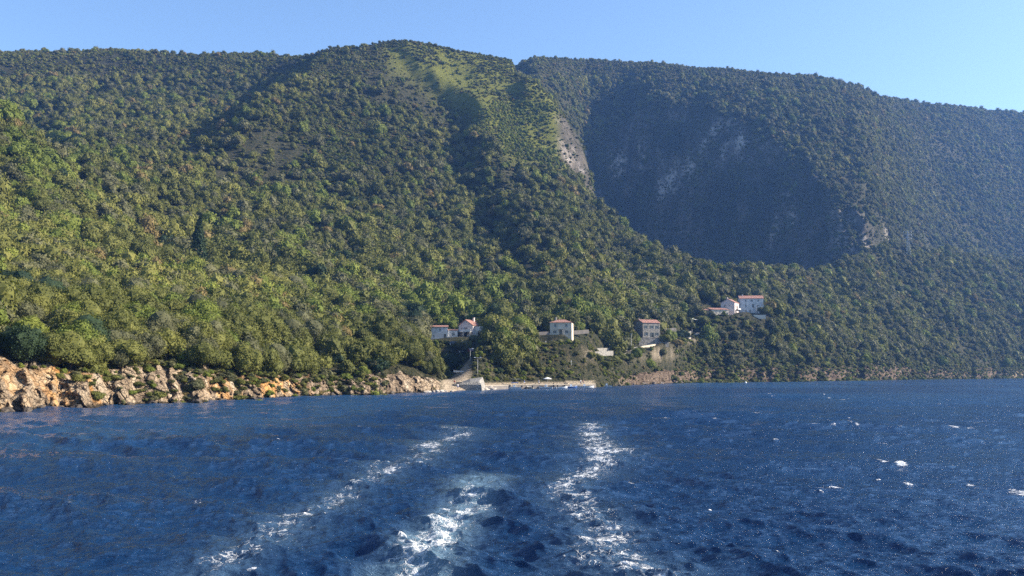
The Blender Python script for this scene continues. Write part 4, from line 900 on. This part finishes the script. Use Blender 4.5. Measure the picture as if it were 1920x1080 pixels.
MB().loft([[Vector(v) for v in ((-4.2, -3, -1.5), (4.2, -3, -1.5), (5.0, 7, -1.5), (-4.2, 7, -1.5))], [Vector(v) for v in ((-3.9, -2.6, 1.0), (3.9, -2.8, .9), (4.6, 7, 1.2), (-4.0, 7, 1.1))], [Vector(v) for v in ((.6, -1.2, 1.7), (3.2, -1.6, 1.9), (4.0, 6.4, 3.1), (.2, 6.6, 2.6))]]).build('masonry', M['stone'], pr)
MB().box(-3.6, -1.75, -.5, 5, 1.12, 1.6).build('step', M['concrete'], pr)

# ------------------------------------------------------------------ boulders
def boulder_mesh(seed):
    v, f = ICO[3]; dd = 1 + .30 * noise3(v[:, 0] * 1.3 + seed, v[:, 1] * 1.3, v[:, 2] * 1.3, seed) + .12 * noise3(v[:, 0] * 4, v[:, 1] * 4, v[:, 2] * 4, seed + 3)
    cut = np.clip(v @ np.array([.5, -.3, .8]), -1, .72); vv = v * dd[:, None] - np.outer(np.clip(v @ np.array([.5, -.3, .8]) - .72, 0, 1), [.5, -.3, .8]) * 1.2
    return np_mesh('boulder', vv * [1, .85, .7], f, M['rock'], False)
BM = [boulder_mesh(s_) for s_ in range(5)]; M['wetrock'] = simple('wet_rock', (0.10, 0.08, 0.06), (0.05, 0.04, 0.03), 2, .7, .1); BW = []; BS = []
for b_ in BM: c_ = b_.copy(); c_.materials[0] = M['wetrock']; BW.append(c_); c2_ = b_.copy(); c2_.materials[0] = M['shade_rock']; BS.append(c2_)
groups = [([(908, 1.3), (914, 1.0), (919, 1.5), (925, 1.2), (900, .9)], 'pale boulder heaped in the water between the pier and the quay', 'boulders between the pier and the quay', -2.5),
          ([(800, 1.2), (812, .9), (820, 1.1), (829, .9), (836, .7), (848, .6)], 'low brown boulder at the left end of the beach', 'boulders at the left end of the beach', -1.0),
          ([(1140, 1.0), (1160, 1.3), (1185, 1.2), (1205, 1.8), (1222, 2.1), (1238, 1.5), (1262, 1.8), (1275, 1.5), (1290, 1.4)], 'grey brown boulder on the rocky shore right of the quay', 'boulders on the shore right of the quay', -1.5),
          ([(20, 1.0), (45, .8), (60, .7), (85, .8), (120, .7), (150, .9), (205, .8), (250, .7), (290, .8), (335, .9), (375, .8), (420, .9), (455, .7), (480, .8), (520, .7), (560, 1.0), (590, 1.1), (625, .9), (660, 1.1), (700, 1.2), (735, 1.2), (765, 1.3)], 'dark wet boulder at the foot of the cliffs at left', 'boulders at the foot of the left cliffs', -.7)]
for lst, lb, gp, dd in groups:
    for px, s_ in lst:
        p = shore(px, dd + random.uniform(-.4, .4)); o = link('boulder', (BW if 'wet' in lb else BS if 'right of the quay' in lb else BM)[random.randrange(5)]); o.location = (p.x, p.y, .1); o.scale = (s_ * random.uniform(.8, 1.3), s_, s_ * random.uniform(.7, 1.0)); o.rotation_euler = (random.uniform(-.3, .3), random.uniform(-.3, .3), random.uniform(0, 6)); tag(o, lb, 'boulder', gp)

# ------------------------------------------------------------------ poles and lamps
def lamp(px, py, d, hgt, label, double):
    o = empty('street_lamp', at(px, py, d), 0, label, 'street lamp'); o.location.z -= .1
    MB().tube([(0, 0, 0), (0, 0, 1), (0, 0, hgt)], [.13, .10, .07], 8).build('post', M['pole'], o)
    if double: MB().tube([(-.9, 0, hgt - .1), (0, 0, hgt + .05), (.9, 0, hgt - .1)], .05, 6).build('arm', M['pole'], o); xs = (-.95, .95)
    else: MB().tube([(0, 0, hgt - .05), (.3, 0, hgt + .2), (.8, 0, hgt + .15)], .05, 6).build('arm', M['pole'], o); xs = (.9,)
    for x in xs: MB().loft([[Vector((x - .3, -.15, hgt)), Vector((x + .3, -.15, hgt)), Vector((x + .3, .15, hgt)), Vector((x - .3, .15, hgt))], [Vector((x - .2, -.1, hgt + .22)), Vector((x + .2, -.1, hgt + .22)), Vector((x + .2, .1, hgt + .22)), Vector((x - .2, .1, hgt + .22))]]).build('lamp_head', M['frame'], o)
lamp(881.5, 705, 300, 9.2, 'taller street lamp with one arm behind the parked cars', False)
lamp(895.5, 712, 288, 7.2, 'shorter street lamp with double head beside the pier rocks', True)
def upole(px, py, d, hgt, label, bar=1.4):
    o = empty('utility_pole', at(px, py, d), R(random.uniform(-15, 15)), label, 'utility pole')
    MB().tube([(0, 0, -1.5), (0, 0, hgt)], [.16, .10], 8).build('post', M['pole'], o)
    MB().box(-bar / 2, bar / 2, -.06, .06, hgt - .5, hgt - .38).build('crossarm', M['pole'], o)
    for x in (-bar * .42, bar * .42): MB().tube([(x, 0, hgt - .378), (x, 0, hgt - .28), (x, 0, hgt - .15)], [.04, .07, .04], 6).build('insulator', M['frame'], o)
    return o
upole(1184, 659, 424, 8.6, 'pale utility pole standing at the bend of the road', .8)
upole(1297.5, 622, 534, 8.0, 'utility pole with a slack white cable right of the stone house', .8)
upole(1023, 655, 340, 3.2, 'short utility pole on the bank below the square cream house', .6)
upole(993.5, 628, 366, 5.2, 'utility pole between the yellow tree and the cream house', .7)
upole(1071, 690, 326, 2.8, 'short pale post on the dark bank above the quay', .4)
upole(1418, 590, 562, 6.0, 'thin pale pole in front of the pergola of the upper hamlet', .4)
a, c = at(1297.5, 597, 534), at(1333, 589, 548)
b = MB(); b.tube([a + (c - a) * (i / 14) + Vector((0, 0, -2.0 * (1 - (2 * i / 14 - 1) ** 2))) for i in range(15)], .10, 6)
tag(b.build('overhead_cable', M['frame']), 'slack white cable hanging between utility pole and cream annex', 'cable')
# lattice pylon on the crest
def pylon(px, py, d, H, label):
    o = empty('electricity_pylon', at(px, py, d), 0, label, 'pylon'); b = MB()
    def leg(sx, sy, z): k = 1.4 * (1 - z / H) + .35; return Vector((sx * k, sy * k, z))
    for sx in (-1, 1):
        for sy in (-1, 1): b.tube([leg(sx, sy, -2), leg(sx, sy, H)], .14, 4)
    nz = 9
    for i in range(nz):
        z0, z1 = H * i / nz, H * (i + 1) / nz
        for (a_, c_) in (((-1, -1), (1, -1)), ((1, -1), (1, 1)), ((1, 1), (-1, 1)), ((-1, 1), (-1, -1))): b.tube([leg(*a_, z0), leg(*c_, z1)], .08, 4); b.tube([leg(*c_, z0), leg(*a_, z1)], .08, 4)
    b.build('lattice_mast', M['metal'], o)
    for z in (H * .68, H * .84, H * .98):
        MB().tube([(-4.2, 0, z), (0, 0, z + .5), (4.2, 0, z)], .14, 5).tube([(-4.2, 0, z), (4.2, 0, z)], .12, 5).build('crossarm', M['metal'], o)
        for x in (-4.1, 4.1): MB().tube([(x, 0, z - .1), (x, 0, z - .6), (x, 0, z - 1.4)], [.12, .34, .12], 6).build('insulator', M['frame'], o)
pylon(1703, 474, 955, 24, 'steel lattice pylon standing on the wooded crest at right')

# ------------------------------------------------------------------ boats
def boat(px, py, d, L, rz, label, hull='gel', kind='open'):
    p = shore(px, -4.6) if d is None else at(px, py, d); o = empty('motor_boat', (p.x, p.y, .0), R(rz), label, 'boat', 'boats moored along the quay')
    st = [(0, .86, .62), (.25, .95, .62), (.55, .95, .68), (.8, .62, .80), (.93, .28, .92), (1.0, .02, 1.0)]; hb = L * .17; rings = []
    for u_, wv_, sh in st:
        x = (u_ - .5) * L; w2 = hb * wv_; z1 = sh * .85
        rings.append([Vector((x, -w2, z1)), Vector((x, -w2 * .8, .1)), Vector((x, -w2 * .05, -.28 + u_ ** 3 * .4)), Vector((x, w2 * .05, -.28 + u_ ** 3 * .4)), Vector((x, w2 * .8, .1)), Vector((x, w2, z1)), Vector((x, w2 * .86, z1)), Vector((x, w2 * .7, .35 if u_ < .72 else z1)), Vector((x, -w2 * .7, .35 if u_ < .72 else z1)), Vector((x, -w2 * .86, z1))])
    MB().loft(rings).build('hull', M[hull], o)
    MB().loft([[Vector((x, sy * (hb * wv_ + .03), sh * .85 - .02)), Vector((x, sy * (hb * wv_ + .03), sh * .85 + .06)), Vector((x, sy * (hb * wv_ - .06), sh * .85 + .06)), Vector((x, sy * (hb * wv_ - .06), sh * .85 - .02))] for sy in (1,) for x, wv_, sh in [((u_ - .5) * L, a_, s2) for u_, a_, s2 in st]]).loft([[Vector(((u_ - .5) * L, -(hb * a_ + .03), s2 * .85 - .02)), Vector(((u_ - .5) * L, -(hb * a_ + .03), s2 * .85 + .06)), Vector(((u_ - .5) * L, -(hb * a_ - .06), s2 * .85 + .06)), Vector(((u_ - .5) * L, -(hb * a_ - .06), s2 * .85 - .02))] for u_, a_, s2 in st]).build('gunwale', M['black'] if hull == 'gel' else M['frame'], o)
    x = -L / 2
    ob = MB().loft([[Vector((x - .35, -.2, .6)), Vector((x + .05, -.2, .6)), Vector((x + .05, .2, .6)), Vector((x - .35, .2, .6))], [Vector((x - .4, -.2, .95)), Vector((x + .05, -.2, .95)), Vector((x + .05, .2, .95)), Vector((x - .4, .2, .95))], [Vector((x - .28, -.12, 1.15)), Vector((x, -.12, 1.15)), Vector((x, .12, 1.15)), Vector((x - .28, .12, 1.15))]]).build('outboard_motor', M['black'], o)
    MB().box(x - .25, x - .05, -.07, .07, -.4, .6).build('shaft', M['black'], ob)
    if kind in ('console', 'canopy'):
        cb = MB().loft([[Vector((-.5, -.42, .4)), Vector((.45, -.42, .4)), Vector((.45, .42, .4)), Vector((-.5, .42, .4))], [Vector((-.35, -.38, 1.3)), Vector((.2, -.38, 1.3)), Vector((.2, .38, 1.3)), Vector((-.35, .38, 1.3))]]).build('console', M['gel'], o)
        MB().poly([(.24, -.4, 1.28), (.24, .4, 1.28), (.05, .36, 1.75), (.05, -.36, 1.75)]).build('windscreen', M['dark'], cb)
    if kind == 'canopy':
        MB().loft([[Vector((-1.3, -hb * .9, 1.95)), Vector((-1.3, 0, 2.15)), Vector((-1.3, hb * .9, 1.95)), Vector((-1.3, 0, 2.09))], [Vector((.9, -hb * .85, 1.9)), Vector((.9, 0, 2.1)), Vector((.9, hb * .85, 1.9)), Vector((.9, 0, 2.04))]]).build('canopy', M['bluecan'], o)
        for sx in (-1.2, .8):
            for sy in (-1, 1): MB().tube([(sx * .6, sy * hb * .86, .6), (sx, sy * hb * .84, 1.93)], .03, 5).build('canopy_pole', M['metal'], o)
    else:
        for xx in (-.22, .18): MB().box(L * xx, L * xx + .3, -hb * .8, hb * .8, .5, .58).build('bench', M['wood'], o)
    return o
boat(964, 728.2, None, 4.6, 178, 'small white boat with dark blue canopy at the left end of the quay', 'gel', 'canopy')
boat(993, 727.9, None, 3.6, 118, 'small beige boat lying stern out beside the canopy boat', 'beige', 'open')
boat(1023, 726.6, None, 4.6, 172, 'white boat with centre console under the white parasol', 'gel', 'console')
boat(1037, 727.2, None, 3.4, 140, 'short white boat tied between the console boat and the light blue one', 'gel', 'open')
boat(1051, 727.3, None, 4.4, 4, 'low white boat with dark outboard at the middle of the quay', 'gel', 'open')
boat(1070, 727, None, 4.2, 8, 'light blue open boat near the right part of the quay', 'navy', 'console')
boat(1095, 726.4, None, 6.4, 2, 'longest white boat moored at the right end of the quay', 'gel', 'console')
boat(1136, 725.0, None, 4.2, 176, 'lone white boat anchored off the rocks right of the quay', 'gel', 'console')
o = boat(864, 712, 292, 4.8, 186, 'white rowing boat pulled up on the beach in front of the cars', 'gel', 'open'); o.location.z = ground_z(o.location.x, o.location.y) + .35; o['group'] = 'boats pulled up on the beach'
# buoy
p = on_water(1398, 718.5); o = empty('mooring_buoy', (p.x, p.y, 0), 0, 'small white mooring buoy floating off the rocks at right', 'buoy')
v, f = ICO[2]; bu = link('float', np_mesh('float', v * .6, f, M['gel']), o); bu.location.z = .25; MB().tube([(0, 0, .8), (0, 0, 1.1)], .06, 6).build('ring', M['metal'], o)

# parasol and bench on the quay
p = shore(1026, 4); o = empty('parasol', (p.x, p.y, 1.15), 0, 'white parasol open on the quay above the moored boats', 'parasol')
MB().tube([(0, 0, 0), (0, 0, 2.5)], .04, 6).build('pole', M['metal'], o)
MB().loft([[Vector((math.cos(k * .7854) * r_, math.sin(k * .7854) * r_, z)) for k in range(8)] for r_, z in ((1.6, 1.95), (.8, 2.3), (.06, 2.55))]).build('shade', M['cloth_w'], o)
MB().tube([(0, 0, .0), (0, 0, .12)], .35, 10).build('base', M['concrete'], o)
p = shore(968, 4); o = empty('wooden_shelter', (p.x, p.y, 1.15), 0, 'small pale shelter with flat top at the left of the quay', 'shelter')
for sx in (-1.3, 1.3):
    for sy in (-.8, .8): MB().box(sx - .05, sx + .05, sy - .05, sy + .05, 0, 1.9).build('post', M['wood'], o)
MB().box(-1.6, 1.6, -1.05, 1.05, 1.903, 2.02).build('top', M['pole'], o)

# ------------------------------------------------------------------ cars
def car(px, py, d, rz, paint, label, L=4.1):
    o = empty('parked_car', at(px, py, d), R(rz), label, 'car', 'cars parked by the beach'); W2 = .82
    prof = [(-.5, .35), (-.5, .72), (-.47, .86), (-.36, .92), (-.24, 1.38), (.06, 1.42), (.24, .98), (.44, .84), (.5, .66), (.5, .35)]
    rings = []
    for sy, k in ((-1, .94), (-.86, 1), (.86, 1), (1, .94)):
        rings.append([Vector((x * L * (k if z > .5 else 1), sy * W2 * (1 if z < .95 else .84), z * (1 if z < .9 else (.985 if k < 1 else 1)))) for x, z in prof])
    MB().loft(rings).build('body', M[paint], o, True)
    gb = MB()
    for sy in (-1, 1): gb.poly([(-.30 * L, sy * W2 * .885, .96), (.17 * L, sy * W2 * .885, .98), (.05 * L, sy * W2 * .86, 1.33), (-.22 * L, sy * W2 * .86, 1.31)])
    gb.build('side_window', M['dark'], o)
    MB().poly([(.235 * L, -.62, 1.02), (.235 * L, .62, 1.02), (.085 * L, .58, 1.395), (.085 * L, -.58, 1.395)]).build('windscreen', M['dark'], o)
    MB().poly([(-.352 * L, -.6, .98), (-.352 * L, .6, .98), (-.262 * L, .56, 1.33), (-.262 * L, -.56, 1.33)]).build('rear_window', M['dark'], o)
    for sx in (-.31, .31):
        for sy in (-1, 1):
            wh = MB().tube([(sx * L, sy * .62, .31), (sx * L, sy * .84, .31)], .31, 16).build('wheel', M['rubber'], o); MB().tube([(sx * L, sy * .80, .31), (sx * L, sy * .853, .31)], .19, 12).build('rim', M['chrome'], wh)
    for sy in (-1, 1): MB().box(.485 * L, .505 * L, sy * .58 - .15, sy * .58 + .15, .60, .74).build('headlight', M['frame'], o); MB().box(-.51 * L, -.49 * L, sy * .58 - .14, sy * .58 + .14, .66, .82).build('tail_light', M['carred'], o)
    return o
for px, d, rz, pt, lb in [(850, 322, 12, 'carblack', 'black parked car at the left of the row behind the beach'), (868, 318, 8, 'carblack', 'black parked car in the middle of the row behind the white boat'), (882, 312, -70, 'carred', 'dark red parked car nose out beside the tall street lamp')]:
    o = car(px, 706, d, rz, pt, lb); o.location.z = ground_z(o.location.x, o.location.y) + .05
o = car(1267, 640, 488, 20, 'carwhite', 'white parked car on the road right of the stone house'); del o['group']; o.location.z = at(1267, 640, 488).z + .0

# ------------------------------------------------------------------ people
def person(p, rz, label, top, low, pose='stand'):
    J = {'pel': (0, 0, .95), 'wst': (0, .01, 1.10), 'chs': (0, 0, 1.32), 'nk': (0, .01, 1.48), 'hd': (0, -.02, 1.58), 'hd2': (0, -.02, 1.70)}
    vs = []; es = []; rd = []
    def add(pt, r_, par=None):
        vs.append(pt); rd.append(r_)
        if par is not None: es.append((par, len(vs) - 1))
        return len(vs) - 1
    pe = add((0, 0, .95), (.15, .11)); ws = add((0, .01, 1.12), (.13, .09), pe); ch = add((0, 0, 1.33), (.16, .11), ws); nk = add((0, .01, 1.49), (.055, .055), ch)
    h1 = add((0, -.015, 1.58), (.075, .088), nk); h2 = add((0, -.01, 1.67), (.078, .095), h1); add((0, 0, 1.735), (.045, .05), h2)
    for sx in (-1, 1):
        hp = add((sx * .10, 0, .86), (.085, .085), pe); kf = -.04 if pose == 'walk' and sx > 0 else 0; st_ = sx * .18 if pose == 'walk' else 0
        kn = add((sx * .11, st_ * .6 - .02 + kf, .49), (.055, .058), hp); an = add((sx * .11, st_ + .02, .09), (.036, .04), kn); add((sx * .12, st_ - .14, .035), (.035, .025), an)
        sh = add((sx * .19, 0, 1.41), (.055, .055), ch); el = add((sx * .25, .03 - st_ * .4, 1.14), (.04, .04), sh); wr = add((sx * .25, -.06 - st_ * .6, .90), (.026, .026), el)
        pm = add((sx * .25, -.08 - st_ * .6, .83), (.036, .02), wr)
        for k, ln in enumerate((.075, .085, .08, .065)):
            b0 = add((sx * .25, -.115 + k * .022 - st_ * .6, .79), (.009, .009), pm); add((sx * (.25 - .012), -.12 + k * .024 - st_ * .6, .79 - ln), (.007, .007), b0)
        th = add((sx * .24, -.125 - st_ * .6, .83), (.010, .010), pm); add((sx * .235, -.15 - st_ * .6, .79), (.008, .008), th)
    me_ = bpy.data.meshes.new('person_body'); me_.from_pydata(vs, es, []); me_.materials.append(M['skin'])
    o = link('person', me_); md = o.modifiers.new('skin', 'SKIN'); md.use_smooth_shade = True; sd = o.modifiers.new('sub', 'SUBSURF'); sd.levels = 1; sd.render_levels = 1
    for i, r_ in enumerate(rd): me_.skin_vertices[0].data[i].radius = r_
    me_.skin_vertices[0].data[0].use_root = True
    o.location = p; o.rotation_euler = (0, 0, R(rz)); tag(o, label, 'person')
    def el_(z, rx, ry, y=0): return [Vector((math.cos(k * math.pi / 6) * rx, math.sin(k * math.pi / 6) * ry + y, z)) for k in range(12)]
    MB().loft([el_(.92, .175, .135), el_(1.1, .155, .115, .01), el_(1.32, .195, .14), el_(1.42, .20, .12), el_(1.47, .09, .08)]).build('shirt', M[top], o, True)
    MB().loft([el_(.62, .20, .15, -.01), el_(.80, .195, .145), el_(.935, .168, .13)]).build('shorts', M[low], o, True)
    v, f = ICO[2]; k = (v[:, 2] > -.1) | (v[:, 1] > .1)
    hv = v.copy(); hv[:, 1] = np.where(hv[:, 1] < 0, hv[:, 1] * .75, hv[:, 1]); ff = f[k[f].all(1)]
    hr = link('hair', np_mesh('hair', hv * [.092, .115, .10], ff, M['hair']), o); hr.location = (0, .005, 1.69)
    return o
def gp(px, dd, z=None): p = shore(px, dd); p.z = ground_z(p.x, p.y) if z is None else z; return p
person(gp(859, 4), 200, 'person in white shirt standing at the water edge of the beach', 'cloth_w', 'cloth_b')
person(gp(853, 14), 160, 'person in red top walking on the beach near the white rowing boat', 'cloth_r', 'cloth_w', 'walk')
person(gp(983, 1, 1.15), 20, 'person in blue top standing on the quay beside the beige boat', 'cloth_b', 'cloth_w')
person(gp(1010, 1.5, 1.15), -30, 'person in white top standing on the quay left of the parasol', 'cloth_w', 'cloth_w')
person(gp(1088, 0, 1.15), 30, 'person in white top and blue shorts on the quay above the longest boat', 'cloth_w', 'cloth_b', 'walk')
person(gp(1093, 1.5, 1.15), 100, 'person in red top on the quay just right of another person', 'cloth_r', 'cloth_b')

# ------------------------------------------------------------------ single trees
def tree(px, py, d, rad, hgt, kind, name, label, trunk_h=None, seed=0, group=None, crownmesh=None, base=None):
    p = at(px, py, d); gz = ground_z(p.x, p.y)
    if base == 'ground': p.z = gz
    o = empty(name, (p.x, p.y, min(p.z, gz + 1.5) - .1), random.uniform(0, 6), label, 'tree', group); th = hgt * .25 if trunk_h is None else trunk_h
    t = bpy.data.objects.new('trunk', TRUNK[seed % 3]); COL.objects.link(t); t.parent = o; t.scale = (rad * .8, rad * .8, max(th, .5) * 2.2)
    cm = crownmesh or NEAR[kind][seed % len(NEAR[kind])]; zt = max(q.co.z for q in cm.vertices); c = bpy.data.objects.new('crown', cm); COL.objects.link(c); c.parent = o; c.location.z = th * .5
    c.scale = (rad, rad, (hgt - th * .5) / zt); return o
cyp = crown_mesh('crown_cypress', M['pine'], 900, 13, 5200, 0.06, 1.0, cone=True)
tree(372, 492, 368, 8.2, 23, 'pine', 'cypress_tree', 'lone dark pointed cypress rising above the left forest', crownmesh=cyp, trunk_h=1.5)
yel = crown_mesh('crown_yellow', M['yellow'], 901, 11, 4200, .05, .9)
tree(970, 621, 380, 3.6, 4.6, 'x', 'lemon_tree', 'bright yellow green tree between the gabled house and the cream house', crownmesh=yel)
TR = [(926, 617, 378, 4.2, 12.5, 'pine', 'pine_tree', 'tall dark tree right behind the white gabled house', 0), (903, 640, 338, 2.2, 3.6, 'bright', 'broadleaf_tree', 'light green tree below the arched part of gabled house', 1),
      (865, 676, 318, 2.9, 5.6, 'olive', 'olive_tree', 'grey green tree above the parked cars', 0), (843, 672, 312, 3.3, 7, 'pine', 'pine_tree', 'dark tree just right of the wooded headland', 1), (888, 650, 325, 1.9, 3.6, 'olive', 'olive_tree', 'small olive tree below the gabled house balcony', 1),
      (957, 692, 312, 1.9, 5.0, 'olive', 'olive_tree', 'small pale olive tree alone on the dark bank', 2), (985, 694, 314, 1.6, 2.9, 'olive', 'olive_tree', 'low olive bush right of the small olive tree on the bank', 0), (1002, 694, 316, 1.4, 2.6, 'oak', 'oak_tree', 'low oak bush on the dark bank above the quay', 0),
      (1255, 617, 474, 4.2, 8.5, 'bright', 'broadleaf_tree', 'round bright tree right beside the stone house', 0), (1085, 610, 392, 3.0, 5.5, 'bright', 'broadleaf_tree', 'round bright tree right behind the square cream house', 1), (1030, 606, 398, 3.5, 7.5, 'oak', 'oak_tree', 'oak standing behind the left corner of the cream house', 2),
      (1056, 596, 405, 3.6, 7, 'oak', 'oak_tree', 'brownish oak directly above the cream house roof', 3), (1190, 621, 440, 3.5, 6, 'bright', 'broadleaf_tree', 'bright tree left of the stone house', 0), (1222, 594, 492, 6.0, 10, 'pine', 'pine_tree', 'broad very dark tree behind the stone house roof', 1),
      (1195, 682, 406, 3.0, 5.0, 'bright', 'broadleaf_tree', 'bright bush below the bend of the road', 1), (1218, 674, 414, 3.4, 5.0, 'bright', 'broadleaf_tree', 'yellowish bush on the sunny slope below the road', 0), (1240, 676, 437, 3.2, 4.8, 'olive', 'olive_tree', 'dry looking bush at the right end of sunny slope below the road', 1),
      (1165, 690, 384, 3.4, 4.5, 'oak', 'oak_tree', 'dark oak bush low on the slope above the shore rocks', 2), (1140, 668, 366, 2.4, 2.6, 'olive', 'olive_tree', 'low olive bush on the terrace left of the road bend', 0), (1105, 664, 352, 2.2, 2.6, 'olive', 'olive_tree', 'low olive bush on the terrace under the cream house', 1), (1080, 664, 345, 2.0, 2.4, 'oak', 'oak_tree', 'low oak bush at the terrace edge under the cream house', 2),
      (1050, 662, 342, 2.0, 2.4, 'olive', 'olive_tree', 'low olive bush at the left end of the terrace edge', 2), (1180, 640, 425, 2.4, 3.0, 'oak', 'oak_tree', 'dark oak bush beside the pole at the road bend', 3), (1430, 586, 560, 3.2, 5, 'olive', 'olive_tree', 'grey green tree beside the pergola of the upper hamlet', 1),
      (800, 618, 352, 3.6, 5.2, 'bright', 'broadleaf_tree', 'light green tree behind the low cream block of long white house', 0), (847, 610, 372, 3.2, 7, 'bright', 'broadleaf_tree', 'bright tree rising between the white house and the gabled house', 1), (1278, 612, 500, 5.0, 7, 'pine', 'pine_tree', 'dark tree behind the utility pole with the slack cable', 0), (1315, 600, 540, 4.5, 6.5, 'oak', 'oak_tree', 'oak left of the stone block of the cream annex', 1)]
for i, (px, py, d, rd_, hg, kd, nm, lb, sd_) in enumerate(TR): tree(px, py, d, rd_, hg, kd, nm, lb, seed=sd_, base='ground' if i not in (0,) else None)

for i, (px, d, r_, h_) in enumerate([(722, 247, 3.4, 6.5), (742, 250, 3.9, 8), (758, 257, 4.2, 8.5), (775, 252, 3.6, 7), (790, 257, 3.8, 7.5), (803, 254, 3.2, 6), (811, 259, 3.0, 5.5), (765, 264, 4.2, 8.5), (785, 266, 4.0, 8), (733, 262, 4.2, 8.5), (802, 266, 3.6, 7), (748, 245, 2.6, 4.5), (780, 247, 2.4, 4.2), (797, 249, 2.3, 4.0), (814, 252, 2.0, 3.6), (712, 258, 3.8, 7.5), (817, 266, 3.0, 6)]):
    kd = ('oak', 'oak', 'olive')[i % 3]; tree(px, 690, d, r_, h_, kd, kd + '_tree', ('dense olive green oak', 'grey green olive tree')[kd == 'olive'] + ' growing on the wooded headland beside the beach', seed=i, group=('dense olive green oak', 'grey green olive tree')[kd == 'olive'] + 's on the wooded headland beside the beach', base='ground')
for i, (px, d, r_, h_) in enumerate([(1120, 342, 2.6, 3.6), (1138, 352, 3.0, 4), (1155, 372, 2.8, 4), (1178, 392, 3.0, 4), (1200, 412, 3.0, 4), (1226, 420, 3.2, 4), (1248, 446, 3.4, 4.6), (1270, 470, 3.4, 4.6), (1290, 492, 3.4, 4.6), (1308, 508, 3.4, 4.6), (1262, 452, 3.0, 4), (1108, 334, 2.2, 3)]):
    tree(px, 690, d, r_, h_, 'oak', 'oak_tree', 'low oak bush on the steep bank between the road and the sea', seed=i, group='oak bushes on the bank between the road and the sea', base='ground')
for i, (px, py, d, r_, h_) in enumerate([(1345, 622, 540, 3.2, 3.4), (1368, 632, 538, 3.8, 4.0), (1392, 620, 543, 3.8, 4.4), (1415, 612, 548, 3.6, 4.4), (1438, 622, 560, 4.4, 7), (1380, 648, 536, 4.2, 6), (1405, 640, 543, 4.4, 6.5), (1430, 650, 552, 4.5, 6.5), (1355, 655, 529, 4.0, 6), (1330, 640, 528, 3.6, 5.5), (1325, 665, 514, 3.4, 5), (1398, 664, 536, 4.0, 5.5), (1450, 640, 575, 4.6, 7), (1460, 662, 566, 4.4, 6.5), (1372, 672, 528, 3.6, 5), (1345, 682, 518, 3.2, 4.6)]):
    kd = ('oak', 'olive')[i % 3 == 2]; tree(px, py, d, r_, h_, kd, kd + '_tree', ('olive green oak', 'grey green olive tree')[kd == 'olive'] + ' on the rounded bluff below the upper hamlet', seed=i, group=('oaks', 'olive trees')[kd == 'olive'] + ' on the bluff below the upper hamlet', base='ground')
# ------------------------------------------------------------------ haze over the whole bay
hm = bpy.data.materials.new('haze_air'); hm.use_nodes = True; hn = hm.node_tree; hn.nodes.clear()
ho = hn.nodes.new('ShaderNodeOutputMaterial'); hv = hn.nodes.new('ShaderNodeVolumePrincipled')
hv.inputs['Color'].default_value = (0.19, 0.42, 1.0, 1); hv.inputs['Density'].default_value = HAZE_DENSITY; hv.inputs['Anisotropy'].default_value = 0.2
hn.links.new(hv.outputs[0], ho.inputs['Volume'])
ho_ = MB().box(-2700, 2700, -2600, 2700, -20, 640).build('haze', hm); tag(ho_, kind='stuff')
